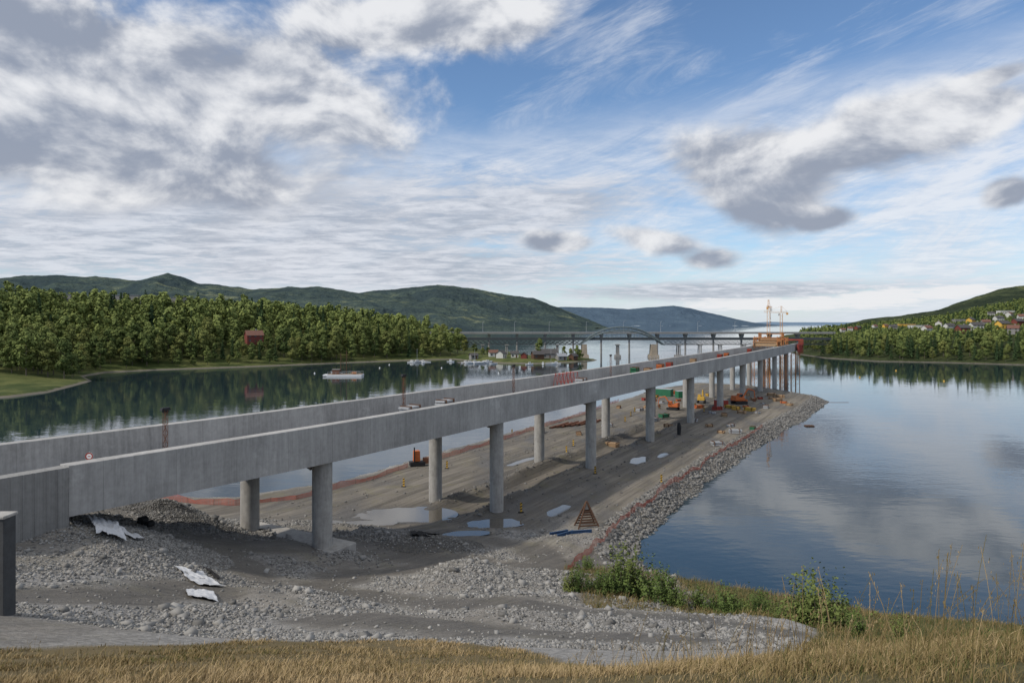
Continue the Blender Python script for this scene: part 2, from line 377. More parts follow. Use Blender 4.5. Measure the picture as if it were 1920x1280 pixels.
# ---------------------------------------------------------------- water
def watermat():
    m,nt,b=new_mat('lake_water')
    tc=nt.nodes.new('ShaderNodeTexCoord'); o=tc.outputs['Object']
    b.inputs['Base Color'].default_value=(0.018,0.034,0.046,1); b.inputs['Roughness'].default_value=0.02
    b.inputs['IOR'].default_value=1.333; b.inputs['Specular IOR Level'].default_value=0.8
    mo=mapping(nt,o,(0.55,1.0,1))
    w=noise(nt,mo,1.1,2,0.5); big=noise(nt,o,0.02,3,0.5).ss(0.40,0.65); w2=noise(nt,mo,0.22,2,0.5)
    hgt=w*(big*0.7+0.3)*0.045+w2*0.06
    bp=nt.nodes.new('ShaderNodeBump'); bp.inputs['Strength'].default_value=0.4; bp.inputs['Distance'].default_value=1.0
    nt.links.new(hgt.k,bp.inputs['Height']); nt.links.new(bp.outputs[0],b.inputs['Normal'])
    return m
wv=MB(); wv.add([(-45000,-200,0),(45000,-200,0),(45000,60000,0),(-45000,60000,0)],[(0,1,2,3)])
struct(wv.make('water',watermat()))
# ---------------------------------------------------------------- far land
LEFT=[(-700,150),(-330,215),(-215,232),(-168,226),(-166,245),(-180,292),(-200,318),(-205,345),(-188,364),(-154,387),(-117,418),(-75,454),(-41,474),(-26,446),(-5,424),(15,420),(38,436),(58,461),(50,480),(20,500),(5,560),(-60,700),(-300,1200),(-900,2500),(-2500,3500),(-2500,150)]
RIGHT=[(252,640),(232,560),(224,490),(238,445),(275,430),(305,407),(400,380),(700,330),(2500,200),(3500,3500),(1400,3000),(600,1500),(330,900)]
def lz(x,y):
    d=inside_dist(LEFT,x,y)
    mh=np.interp(x,[-400,-240,-150,-100,-60,-42,-20],[30,27,20,13,8,3,2.2])
    z=np.minimum(1.0+np.maximum(d-6,0)*0.25*np.clip((y-250)/90,0.03,1),mh)
    z=z+np.clip((d-250)/600,0,1)*25*np.clip((-x-100)/300,0,1)+fbm(x/30,y/30,51)*3*np.clip(d/40,0,1)
    return np.minimum(z,-0.8+(d+2.5)*0.35)
def rz_(x,y):
    d=inside_dist(RIGHT,x,y)
    z=1.2+np.clip(d-12,0,45)*0.10+np.clip(d-50,0,600)*0.095
    z=z+np.clip((x-440)/500,0,1)*np.clip((d-260)/500,0,1)*60+fbm(x/60,y/60,52)*7*np.clip(d/80,0,1)
    return np.minimum(z,-0.8+(d+2.5)*0.35)
def landmat(name,ca,cb,cc,forest=False):
    m,nt,b=new_mat(name); tc=nt.nodes.new('ShaderNodeTexCoord'); o=tc.outputs['Object']
    f=noise(nt,o,0.12 if forest else 0.05,8,0.7); f2=noise(nt,o,0.5,4,0.6)
    sp=nt.nodes.new('ShaderNodeSeparateXYZ'); nt.links.new(o,sp.inputs[0]); z=E(nt,sp.outputs[2])
    c=mixc(nt,f.ss(0.4,0.6),ca,cb); c=mixc(nt,f2*0.5,c,tuple(x*0.5 for x in ca)); c=mixc(nt,(z+f2*0.6).ss(0.55,0.95),cc,c)
    nt.links.new(c,b.inputs['Base Color']); b.inputs['Roughness'].default_value=0.95; b.inputs['Specular IOR Level'].default_value=0.1
    if forest:
        bp=nt.nodes.new('ShaderNodeBump'); bp.inputs['Strength'].default_value=1.0; bp.inputs['Distance'].default_value=5
        nt.links.new(f.k,bp.inputs['Height']); nt.links.new(bp.outputs[0],b.inputs['Normal'])
    return m
lm=landmat('shore_land',(0.05,0.07,0.022),(0.13,0.14,0.05),(0.15,0.135,0.11))
lm2=landmat('wooded_land',(0.035,0.050,0.020),(0.085,0.10,0.038),(0.15,0.135,0.11),True)
xs=np.concatenate([lin(-2500,-700,60),lin(-700,-260,14),lin(-260,75,2.5)]); ys=np.concatenate([lin(150,225,8),lin(225,580,2.5),lin(580,1000,20),lin(1000,3520,80)])
X,Y,Fq=grid(xs,ys); Z=lz(X,Y); struct(mesh_np('shore_terrain',np.stack([X,Y,Z],-1).reshape(-1,3),Fq,lm,smooth=True))
xs=np.concatenate([lin(220,560,3.5),lin(560,1200,14),lin(1200,3550,60)]); ys=np.concatenate([lin(200,380,12),lin(380,700,3.5),lin(700,1200,14),lin(1200,3520,60)])
X,Y,Fq=grid(xs,ys); Z=rz_(X,Y); struct(mesh_np('shore_terrain',np.stack([X,Y,Z],-1).reshape(-1,3),Fq,lm2,smooth=True))
def hillmat(name,ca,cb,cf,haze,hf,cell,bdist):
    m,nt,b=new_mat(name); tc=nt.nodes.new('ShaderNodeTexCoord'); o=tc.outputs['Object']
    f=noise(nt,o,1/cell,4,0.7); f2=noise(nt,o,1/(cell*14),6,0.65); f3=noise(nt,o,1/(cell*4.5),4,0.65)
    c=mixc(nt,(f.ss(0.38,0.62)*0.55+f3.ss(0.40,0.60)*0.45),ca,cb); c=mixc(nt,f2.ss(0.47,0.58)*0.65,c,tuple(x*0.55 for x in ca)); c=mixc(nt,(1-f2).ss(0.54,0.62)*f3.ss(0.50,0.56)*0.8,c,cf); c=mixc(nt,hf,c,haze)  # cloud-shadow patches and distance haze are both painted into the hill colour
    nt.links.new(c,b.inputs['Base Color']); b.inputs['Roughness'].default_value=1; b.inputs['Specular IOR Level'].default_value=0
    bpn=nt.nodes.new('ShaderNodeBump'); bpn.inputs['Strength'].default_value=1.0; bpn.inputs['Distance'].default_value=bdist
    nt.links.new((f+f3*2.5).k,bpn.inputs['Height']); nt.links.new(bpn.outputs[0],b.inputs['Normal'])
    return m
def ridge(name,pts,Yr,Ys,m,seed):
    px=np.array([p[0] for p in pts],float);py=np.array([p[1] for p in pts],float)
    rx=(px-960)/F*Yr; rh=np.maximum(H-(py-607)/F*Yr,0)
    st=(rx[-1]-rx[0])/800
    xs=np.arange(rx[0],rx[-1]+st,st); vs=np.linspace(0,1.5,150)
    X,V,Fq=grid(xs,vs); h=np.interp(X,rx,rh)
    prof=np.where(V<1,np.clip(V,0,1)**0.95,1-(V-1)*0.9)
    Y=Ys+(Yr-Ys)*V; L=(Yr-Ys)
    nz=fbm(X/(L*0.4),Y/(L*0.4),seed,5); gul=-np.abs(fbm(X/(L*0.22),Y/(L*0.6),seed+3,5))*2+0.25
    X2=X*(Y/Yr*0.75+0.25)
    mid=np.clip(1-abs(V-0.45)*2.0,0,1)
    Z=h*prof*(1+(0.7*nz+0.6*gul)*mid)+fbm(X/(L*0.05),Y/(L*0.05),seed+9,5)*h.max()*0.05*np.clip(h/60,0,1)-2
    return struct(mesh_np(name,np.stack([X2,Y,Z],-1).reshape(-1,3),Fq,m,smooth=True))
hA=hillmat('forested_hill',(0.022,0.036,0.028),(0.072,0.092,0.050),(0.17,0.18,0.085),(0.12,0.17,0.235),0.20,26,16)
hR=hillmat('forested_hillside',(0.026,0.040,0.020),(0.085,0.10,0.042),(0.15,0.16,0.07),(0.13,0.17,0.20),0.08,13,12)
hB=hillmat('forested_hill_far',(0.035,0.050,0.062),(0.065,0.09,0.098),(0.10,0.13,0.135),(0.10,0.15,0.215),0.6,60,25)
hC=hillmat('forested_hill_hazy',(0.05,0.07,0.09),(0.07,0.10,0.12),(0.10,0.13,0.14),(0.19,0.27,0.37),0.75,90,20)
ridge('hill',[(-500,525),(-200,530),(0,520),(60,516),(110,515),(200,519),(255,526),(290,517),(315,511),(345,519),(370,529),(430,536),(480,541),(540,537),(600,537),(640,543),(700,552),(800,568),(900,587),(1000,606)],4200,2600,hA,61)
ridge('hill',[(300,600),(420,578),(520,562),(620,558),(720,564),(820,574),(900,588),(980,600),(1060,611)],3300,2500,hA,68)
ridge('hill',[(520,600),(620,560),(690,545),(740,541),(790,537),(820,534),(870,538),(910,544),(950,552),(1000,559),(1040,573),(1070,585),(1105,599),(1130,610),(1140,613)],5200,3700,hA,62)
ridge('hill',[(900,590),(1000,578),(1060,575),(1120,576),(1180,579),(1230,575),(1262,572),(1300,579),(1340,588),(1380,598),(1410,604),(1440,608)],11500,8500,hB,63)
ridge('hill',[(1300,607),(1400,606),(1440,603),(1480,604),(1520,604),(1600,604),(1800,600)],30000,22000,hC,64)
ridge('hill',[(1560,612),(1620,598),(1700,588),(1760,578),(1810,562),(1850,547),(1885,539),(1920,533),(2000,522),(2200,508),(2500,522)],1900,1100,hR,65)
# ---------------------------------------------------------------- trees
def quads(C,Nn,size):
    n=len(C); N=Nn/np.linalg.norm(Nn,axis=1,keepdims=True)
    r=rng.normal(size=(n,3)); U=np.cross(N,r); U/=np.linalg.norm(U,axis=1,keepdims=True)+1e-9; W=np.cross(N,U)
    s=size[:,None]; V=np.stack([C-U*s-W*s*0.6,C+U*s-W*s*0.6,C+U*s*0.7+W*s*0.8,C-U*s*0.8+W*s*0.7],1).reshape(-1,3)
    return V,np.arange(4*n).reshape(-1,4)
def decid(h=15,nc=24,per=42,sz=0.42,w=1.0,low=0.2):
    C=[];N=[];T=[]
    for k in range(nc):
        u=rng.random(); zz=h*(low+(1-low-0.08)*u)
        rad=w*h*0.24*math.sin(math.pi*min(1,(u*0.85+0.16)))**0.7
        a=rng.random()*6.283; rr=rad*rng.uniform(0.3,0.95); c=np.array([rr*math.cos(a),rr*math.sin(a),zz])
        cr=h*rng.uniform(0.08,0.13); t=rng.uniform(0.1,0.5)+0.15*u
        d=rng.normal(size=(per,3)); d/=np.linalg.norm(d,axis=1,keepdims=True)
        p=c+d*cr*(rng.random((per,1))**0.35)*np.array([1,1,0.85])
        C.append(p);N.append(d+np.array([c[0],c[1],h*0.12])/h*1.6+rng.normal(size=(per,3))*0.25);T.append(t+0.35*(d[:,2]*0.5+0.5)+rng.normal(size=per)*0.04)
    C=np.concatenate(C);N=np.concatenate(N);T=np.concatenate(T)
    V,Fq=quads(C,N,sz*rng.uniform(0.6,1.3,len(C))); return V,Fq,np.repeat(np.clip(T,0,1),4)
def conif(h=17,n=520,sz=0.5):
    u=rng.random(n)**0.8; lay=np.floor(u*16)/16+rng.random(n)*0.03; z=h*(0.07+0.92*lay)
    rmax=h*0.17*(1-lay)**0.85+0.15; a=rng.random(n)*6.283; amp=0.75+0.25*np.sin(a*3+lay*40)
    r=rmax*rng.uniform(0.25,1,n)*amp
    C=np.stack([r*np.cos(a),r*np.sin(a),z-r*0.35],1); N=np.stack([np.cos(a)*0.8,np.sin(a)*0.8,np.ones(n)*0.7],1)+rng.normal(size=(n,3))*0.3
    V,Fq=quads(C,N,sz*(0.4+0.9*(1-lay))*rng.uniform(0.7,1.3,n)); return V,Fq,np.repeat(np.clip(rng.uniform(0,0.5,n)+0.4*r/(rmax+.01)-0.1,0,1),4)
def trunk(h,r):
    b=MB(); b.cyl((0,0,-0.6),(0.1,0,h*0.45),r,r*0.6,7); b.cyl((0.1,0,h*0.45),(0,0.1,h*0.86),r*0.6,r*0.15,6)
    for k in range(6):
        a=k*2.4; z=h*(0.3+0.08*k); b.cyl((0,0,z),(math.cos(a)*h*0.13,math.sin(a)*h*0.13,z+h*0.12),r*0.35,r*0.1,5)
    return b
def crown_mesh(name,V,Fq,T,m):
    ob=mesh_np(name,V,Fq,m,tint=T); me=ob.data; bpy.data.objects.remove(ob); return me
tree_meshes=[]
for k in range(6):
    h=[15,17,13,16,14,18][k]; V,Fq,T=decid(h,w=[1,0.8,1.2,0.9,1.1,0.75][k],nc=[34,32,36,34,36,34][k],per=60,sz=0.33)
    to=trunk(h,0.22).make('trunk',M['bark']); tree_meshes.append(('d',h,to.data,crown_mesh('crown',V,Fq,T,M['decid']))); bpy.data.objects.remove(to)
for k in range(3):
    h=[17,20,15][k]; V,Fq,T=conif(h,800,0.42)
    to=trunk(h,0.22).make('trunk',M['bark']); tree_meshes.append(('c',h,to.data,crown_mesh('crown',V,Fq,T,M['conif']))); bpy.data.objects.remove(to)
def place_tree(idx,x,y,z,sc,group):
    k,h,tm,cm=tree_meshes[idx]
    e=bpy.data.objects.new('spruce_tree' if k=='c' else 'leafy_tree',None); COL.objects.link(e)
    e.location=(x,y,z); e.rotation_euler[2]=random.uniform(0,6.28); e.scale=(sc*random.uniform(0.9,1.15),)*2+(sc,)
    for nm_,me in(('trunk',tm),('crown',cm)):
        c_=bpy.data.objects.new(nm_,me); COL.objects.link(c_); c_.parent=e
    tag(e,'dark green conical spruce tree on the wooded lake shore' if k=='c' else 'leafy green and yellowish tree on the wooded lake shore','tree',group)
def low_tree(k,h): return decid(h,nc=18,per=20,sz=0.58) if k=='d' else conif(h,170,0.8)
low=[low_tree('d',15),low_tree('d',14),low_tree('d',16),low_tree('c',17),low_tree('c',15)]
tiny=[decid(13,nc=9,per=8,sz=1.1),decid(12,nc=9,per=8,sz=1.1),decid(14,nc=9,per=8,sz=1.1),conif(16,60,1.2),conif(14,60,1.2)]
def forest(name,pts,label):
    for kind in ('d','c'):
        Vs=[];Fs=[];Ts=[];o=0
        for (x,y,z,s,i,src) in pts:
            if (i>=3)!=(kind=='c'): continue
            V,Fq,T=src[i]; a=rng.random()*6.283; c,sn=math.cos(a),math.sin(a)
            W=np.stack([V[:,0]*c-V[:,1]*sn,V[:,0]*sn+V[:,1]*c,V[:,2]],1)*s+np.array([x,y,z])
            Vs.append(W);Fs.append(Fq+o);Ts.append(np.clip(T+rng.uniform(-0.2,0.55),0,1));o+=len(V)
        if not Vs: continue
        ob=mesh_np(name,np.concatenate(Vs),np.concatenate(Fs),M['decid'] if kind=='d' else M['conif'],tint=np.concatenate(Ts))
        ob['kind']='stuff'; tag(ob,label+(' of mixed leafy trees' if kind=='d' else ' of dark spruces'),'forest')
def sample(poly,n,box,zf,mind,dmin=5):
    pts=[];cell={};tries=0
    while len(pts)<n and tries<n*20:
        tries+=1
        x=random.uniform(box[0],box[1]);y=random.uniform(box[2],box[3]); ok=True
        a0,b0=int(x//mind),int(y//mind)
        for i in(-1,0,1):
            for j in(-1,0,1):
                for (a,b) in cell.get((a0+i,b0+j),()):
                    if (a-x)**2+(b-y)**2<mind*mind: ok=False
        if not ok: continue
        cell.setdefault((a0,b0),[]).append((x,y)); pts.append((x,y))
    P=np.array(pts); d=inside_dist(poly,P[:,0],P[:,1]); P=P[d>dmin];d=d[d>dmin]
    return P,zf(P[:,0],P[:,1]),d
P,z,d=sample(LEFT,2600,(-480,-8,285,640),lz,5.8,4)
px=960+F*P[:,0]/P[:,1]
keep=(px>-160)&(px<885)&~((px>446)&(px<506)&(P[:,1]<414)&(z>9.0))&~((P[:,0]>-46))&~((P[:,0]>-75)&(d>70))
P=P[keep];z=z[keep];d=d[keep];px=px[keep]
grove=fbm(P[:,0]/35,P[:,1]/35,88); tallf=fbm(P[:,0]/22,P[:,1]/22,89)
order=np.argsort(d); front=0; st=[]
for q,i in enumerate(order):
    x,y=P[i]; isC=random.random()<(0.20 if x<-150 else 0.08)+grove[i]*1.1
    s=random.uniform(0.70,1.25)*(1+tallf[i]*0.8)*(0.72 if d[i]<9 else 1)
    if x>-75: s*=0.8
    if 440<px[i]<510 and y<430: s=min(s,0.72)
    if front<175 and -60<px[i]:
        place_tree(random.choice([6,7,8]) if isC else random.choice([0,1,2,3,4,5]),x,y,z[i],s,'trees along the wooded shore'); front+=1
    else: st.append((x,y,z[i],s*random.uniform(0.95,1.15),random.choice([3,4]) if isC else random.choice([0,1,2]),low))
forest('forest',st,'dense wood on the hillside above the shore')
for (px_,Y_,s,i) in [(1012,455,0.8,1),(1058,452,0.5,3),(1082,450,0.65,0),(1088,456,0.5,2),(870,500,0.9,0),(858,490,1.15,1),(845,485,1.05,3),(890,520,0.6,2),(915,500,0.4,4),(965,470,0.35,2),(1040,468,0.35,1),(905,480,0.4,0),(1000,447,0.4,2),(1070,458,0.45,4)]:
    x=wx(px_,Y_); place_tree(i,x,Y_,float(lz(np.array([x]),np.array([Y_]))[0])-0.2,s,'trees on the marina point')
HOUSE_R=[(1580,606,'wallw'),(1608,612,'falu'),(1640,608,'wallw'),(1675,614,'wallg'),(1738,619,'wallw'),(1805,620,'falu'),(1760,608,'wallw'),(1830,614,'wallw'),(1848,606,'wallg'),(1872,598,'wallw'),(1892,590,'wallw'),(1908,606,'falu'),(1916,596,'wallw'),(1858,588,'wallw'),(1900,622,'wallg'),(1780,614,'wallw'),(1660,604,'wally'),(1820,602,'wally'),(1594,600,'wallw'),(1880,612,'wally')]
LONG_R=[(1700,604,30,'wally'),(1722,612,20,'wallw'),(1885,584,22,'wallw'),(1800,600,18,'wallg')]
def rzz(x,y): return float(rz_(np.array([x]),np.array([y]))[0])
def lzz(x,y): return float(lz(np.array([x]),np.array([y]))[0])
def march(px_,py_):
    Y_=500
    while Y_<1150 and rzz(wx(px_,Y_),Y_)<wz(py_+5,Y_): Y_+=8
    return Y_
HR=[(px_,march(px_,py_),wm) for px_,py_,wm in HOUSE_R]; LR=[(px_,march(px_,py_),w_,wm) for px_,py_,w_,wm in LONG_R]
P,z,d=sample(RIGHT,3600,(225,720,380,660),rz_,7.0,5)
P2,z2,d2=sample(RIGHT,6000,(225,1250,660,1500),rz_,9.0,5)
P=np.concatenate([P,P2]);z=np.concatenate([z,z2]);d=np.concatenate([d,d2])
px=960+F*P[:,0]/P[:,1]
keep=(px>1500)&(px<2060)&~((P[:,0]<262)&(P[:,1]>520)&(P[:,1]<640)&(d<14))
cap=np.full(len(P),9.0)
for hp,hy,*r_ in HR+LR:
    hx=wx(hp,hy); wd_=17 if len(r_)>1 else 7
    near_=(abs(P[:,0]-P[:,1]*hx/hy)<wd_)&(P[:,1]<hy+8)
    keep&=~(near_&(P[:,1]>hy-50)&(d>30))
    # trees in front of a house stay below its eaves seen along the slope
    lineh=H+(rzz(hx,hy)+2.6-H)*(P[:,1]/hy)
    cap=np.where(near_,np.minimum(cap,np.maximum((lineh-z)/15,0.2)),cap)
P=P[keep];z=z[keep];d=d[keep];px=px[keep];cap=cap[keep]
order=np.argsort(d);front=0;st=[]
for i in order:
    x,y=P[i]; isC=random.random()<0.3; s=random.uniform(0.6,1.0)*(0.75 if d[i]<12 else 1)
    if 520<y<850: s*=0.8
    s=min(s,cap[i])
    if s<0.28: continue
    if front<105 and px[i]<1950 and y<700:
        place_tree(random.choice([6,7,8]) if isC else random.choice([0,1,2,3,4,5]),x,y,z[i],s,'trees on the settled shore'); front+=1
    else: st.append((x,y,z[i],s,random.choice([3,4]) if isC else random.choice([0,1,2]),low if y<640 else tiny))
forest('forest',st,'wood around the houses on the hillside')
# ---------------------------------------------------------------- houses
def house(name,x,y,z,w,dp,hh,wm,rm,rz=0.0,label='',floors=1,chim=True,flat=False):
    e=empty(name,(x,y,z),rz); tag(e,label,'house')
    b=MB(); b.box((0,0,hh/2-0.6),(w,dp,hh+1.2)); rh=0 if flat else dp*0.36
    if not flat: b.add([(-w/2,-dp/2,hh),(-w/2,dp/2,hh),(-w/2,0,hh+rh),(w/2,-dp/2,hh),(w/2,dp/2,hh),(w/2,0,hh+rh)],[(0,1,2),(3,5,4)])
    b.make('wall',wm,e)
    r=MB(); o=0.45
    if flat: r.box((0,0,hh+0.15),(w+0.5,dp+0.5,0.3))
    else:
        for sgn in(-1,1):
            y0=sgn*(dp/2+o); z0=hh-o*0.72; y1=0; z1=hh+rh+0.02
            r.add([(-w/2-o,y0,z0),(w/2+o,y0,z0),(w/2+o,y1,z1),(-w/2-o,y1,z1),(-w/2-o,y0,z0+.22),(w/2+o,y0,z0+.22),(w/2+o,y1,z1+.22),(-w/2-o,y1,z1+.22)],[(0,1,2,3),(4,5,6,7),(0,1,5,4),(1,2,6,5),(3,0,4,7)])
    ro=r.make('roof',rm,e)
    if chim and not flat:
        c=MB(); c.box((w*0.15,0.2,hh+rh+0.3),(0.8,0.8,1.6)); c.make('chimney',M['oldconc'],ro)
    nw=max(2,int(w/3))
    for fl in range(floors):
        zz=1.5+fl*2.5
        for k in range(nw):
            xx=-w/2+(k+0.5)*w/nw
            if fl==0 and k==nw//2 : continue
            q=MB(); q.box((xx,-dp/2-0.02,zz),(1.1,0.1,1.1)); q.make('window',M['glass'],e)
    q=MB(); q.box((-w/2+(nw//2+0.5)*w/nw,-dp/2-0.03,1.0),(1.0,0.12,2.1)); q.make('door',M['brownwood'],e)
    return e
x=wx(476,418); house('red_house',x,418,max(lzz(x,418),13.0),9.5,7.5,4.6,M['falu'],M['roofr'],0.6,'red wooden two storey house among trees on the hillside',2)
for (px_,Y_,w,wm,rm,rz,hh) in [(940,452,6.5,'wallw','roofd',1.2,3.2),(925,470,6,'wallw','roofr',0.2,3),(983,440,5,'falu','roofd',1.4,2.6),(1008,436,7,'brownwood','roofd',0.3,3),(1030,446,10,'wallg','roofd',0.1,3),(1052,440,6,'wallg','roofg',0.4,2.6),(888,455,5,'wallg','roofd',0.5,2.4),(965,462,5,'wallw','roofd',0.0,3),(1075,445,5,'brownwood','roofd',0.9,2.6)]:
    x=wx(px_,Y_); house('boathouse' if hh<2.7 else 'cabin',x,Y_,max(lzz(x,Y_),1.2),w,w*0.75,hh,M[wm],M[rm],rz,{'wallw':'small white painted cabin with gable roof by the marina','falu':'small red boathouse by the marina','wallg':'grey boathouse near the water','brownwood':'dark wooden boathouse near the water'}[wm],1,False)
k=0
for (px_,Y_,wm) in HR:
    x=wx(px_,Y_); w=[8,9.5,7.5,10][k%4]; k+=1
    house('hillside_house',x,Y_,rzz(x,Y_)+0.2,w,6.8,4.4,M[wm],M[['roofd','roofr','roofd','roofr'][k%4]],random.uniform(-0.9,0.9),{'wallw':'white two storey house with gable roof on the hillside','falu':'red wooden house on the hillside','wallg':'grey house on the hillside','wally':'yellow house with gable roof on the hillside'}[wm],2)
for (px_,Y_,w,wm) in LR:
    x=wx(px_,Y_); house('long_building',x,Y_,rzz(x,Y_)+0.3,w,11,4.4,M[wm],M['roofg'],random.uniform(-0.1,0.2),'long flat roofed %s building on the hillside'%('yellow' if wm=='wally' else 'pale'),1,False,True)
for (px_,Y_) in [(325,520),(240,500),(120,480)]:
    x=wx(px_,Y_); house('long_building',x,Y_,lzz(x,Y_)+12,18,9,5,M['wallg'],M['roofg'],0.1,'pale building partly hidden by the wood',1,False,True)
# ---------------------------------------------------------------- new railway bridge
bang=math.atan2(BD[1],BD[0])
bridge=empty('railway_bridge',(R0[0],R0[1],0),bang); tag(bridge,'unfinished concrete trough railway bridge on paired round piers over the causeway','bridge')
ztop=lambda s: H-np.interp(s,[-80,-22,0,28,58,100,200,300],[8.2,8.3,8.6,8.75,8.9,9.0,8.9,8.6])
thk=lambda s: np.interp(s,[-22,0,300],[3.0,3.25,3.3])
SE=286.0
def sweep(name,sect,s0,s1,m,step=4.8):
    ss=np.append(np.arange(s0,s1,step),s1); V=[];n_=None
    for s in ss:
        p=sect(s); n_=len(p); V+=[(s,-t,z) for t,z in p]
    Fc=[]
    for i in range(len(ss)-1):
        for k in range(n_): Fc.append((i*n_+k,i*n_+(k+1)%n_,(i+1)*n_+(k+1)%n_,(i+1)*n_+k))
    b=MB(); b.add(V,Fc+[tuple(range(n_)),tuple(range((len(ss)-1)*n_,len(ss)*n_))[::-1]])
    o=b.make(name,m,bridge)
    bm=bmesh.new();bm.from_mesh(o.data);bmesh.ops.recalc_face_normals(bm,faces=bm.faces);bm.to_mesh(o.data);bm.free()
    return o
def sect_r(s):
    zt=float(ztop(s)); zb=zt-float(thk(s)); return [(1.2,zb),(1.2,zt-0.03),(1.16,zt),(0.24,zt),(0.2,zt-0.03),(0.1,zb+0.95),(-0.9,zb+0.9),(-0.9,zb+0.15),(-0.75,zb)]
def sect_l(s):
    zt=float(ztop(s))+0.1; zb=zt-0.1-float(thk(s)); return [(-9.3-a,z) for a,z in [(1.2,zb),(1.2,zt),(0.2,zt),(0.1,zb+0.95),(-0.9,zb+0.9),(-0.9,zb+0.15),(-0.75,zb)]]
sweep('girder',sect_r,-21.2,SE,M['conc']); sweep('girder',sect_l,-22,SE,M['conc'])
sweep('deck_slab',lambda s:[(-0.905,ztop(s)-thk(s)+0.5),(-0.905,ztop(s)-thk(s)+0.88),(-8.395,ztop(s)-thk(s)+0.88),(-8.395,ztop(s)-thk(s)+0.5)],-22,SE,M['oldconc'])
def ribbed(s0,s1):
    b=MB(); pr=[]; s=s0; T1,T2=1.24,1.20
    while s<s1-0.01: pr+=[(s,T1),(s+0.42,T1),(s+0.46,T2),(s+0.56,T2)]; s+=0.6
    pr.append((s1,T1)); V=[];n_=len(pr)
    for zz in(True,False):
        for (a,t) in pr: V.append((a,-t,7.0 if zz else float(ztop(a))-0.10))
    for a in(s1,s0): V+=[(a,-0.2,7.0),(a,-0.2,float(ztop(a))-0.10)]
    Fc=[(i,i+1,n_+i+1,n_+i) for i in range(n_-1)]
    q=2*n_; Fc+=[tuple(range(n_,2*n_))+(q+1,q+3),(n_-1,q,q+1,2*n_-1),(q,q+2,q+3,q+1),(0,n_,q+3,q+2)]
    b.add(V,Fc); return b.make('abutment',M['abut'],bridge)
ribbed(-75.21,-21.21)
sweep('abutment',lambda s:[(-9.5,7),(-9.5,ztop(s)),(-10.54,ztop(s)),(-10.54,7)],-75,-22.05,M['conc'])
b=MB(); b.box((-23.4,4.65,9.4),(2.6,9.1,5.8)); b.make('bearing_wall',M['abut'],bridge)
NP=10
for k in range(NP):
    s=28.9*k
    for t in (0,-9.3):
        x_,y_=bp(s,t); zg=float(gz(np.array([x_]),np.array([y_]))[0]); zb=float(ztop(s)-thk(s))
        b=MB(); b.cyl((0,0,min(zg,0)-1.5),(0,0,zb-0.02),0.85,n=28); o=b.make('pier',M['pier'],bridge,smooth=True); o.location=(s,-t,0)
        b=MB()
        if t==0: b.add([(s-0.7,0.8,zb-0.01),(s+0.7,0.8,zb-0.01),(s+0.7,2.6,zb-0.01),(s-0.7,2.6,zb-0.01),(s-0.7,0.72,zb-0.75),(s+0.7,0.72,zb-0.75)],[(0,3,2,1),(4,5,1,0)[::-1],(4,5,2,3),(0,4,3),(1,2,5)])
        else: b.add([(s-0.7,8.5,zb-0.01),(s+0.7,8.5,zb-0.01),(s+0.7,6.7,zb-0.01),(s-0.7,6.7,zb-0.01),(s-0.7,8.58,zb-0.75),(s+0.7,8.58,zb-0.75)],[(0,1,2,3),(4,5,1,0),(4,3,2,5),(0,3,4),(1,5,2)])
        b.make('haunch',M['pier'],bridge)
b=MB(); zf=float(gz(np.array([bp(0,-4.6)[0]]),np.array([bp(0,-4.6)[1]]))[0]); b.box((0.6,4.4,zf-0.45),(3.2,12.6,1.1)); b.make('pier_footing',M['pier'],bridge,bevel=0.05)
def deckz(s): return float(ztop(s)-thk(s)+0.88)
def on_deck(px,t):
    s=brpx(px,t); x_,y_=bp(s,t); return s,x_,y_,deckz(s)
def flood_mast(px,t,top):
    s,x_,y_,z_=on_deck(px,t); e=empty('floodlight_mast',(x_,y_,z_),bang); tag(e,'dark lattice floodlight mast standing on the bridge deck','work light','work lights on the bridge')
    hh=top-z_; b=MB(); b.lattice((0,0,0),(0,0,hh),0.26,8,0.02); b.make('mast',M['rust'],e)
    b=MB(); b.box((0,0,hh+0.12),(0.8,0.3,0.22),tx=0.8); b.box((0,0,hh-0.08),(0.5,0.2,0.14)); b.make('lamp_head',M['black'],e)
    b=MB(); b.box((0,0,0.06),(1.1,1.1,0.12)); b.make('foot',M['galv'],e)
flood_mast(310,-8.6,17.45); flood_mast(757,-8.8,18.2); flood_mast(963,-8.8,18.0); flood_mast(1145,-8.8,18.0)
s,x_,y_,z_=on_deck(167,-3.6); e=empty('speed_sign',(x_,y_,z_),0.12); tag(e,'round white road sign with red border on a post','sign')
zc=wz(855,y_)-z_
b=MB(); b.cyl((0,0.04,0),(0,0.04,zc+0.3),0.03,n=8); b.make('post',M['galv'],e)
b=MB(); b.cyl((0,0.03,zc),(0,0.0,zc),0.24,n=28); b.make('sign_plate',M['white'],e)
b=MB()
for i in range(28):
    a=2*math.pi*i/28;c=2*math.pi*(i+1)/28
    b.add([(math.cos(q)*r,-0.006,zc+math.sin(q)*r) for q,r in((a,.17),(a,.245),(c,.245),(c,.17))],[(0,1,2,3)])
b.box((0,-0.008,zc),(0.18,0.006,0.05)); b.make('red_ring',M['red'],e)
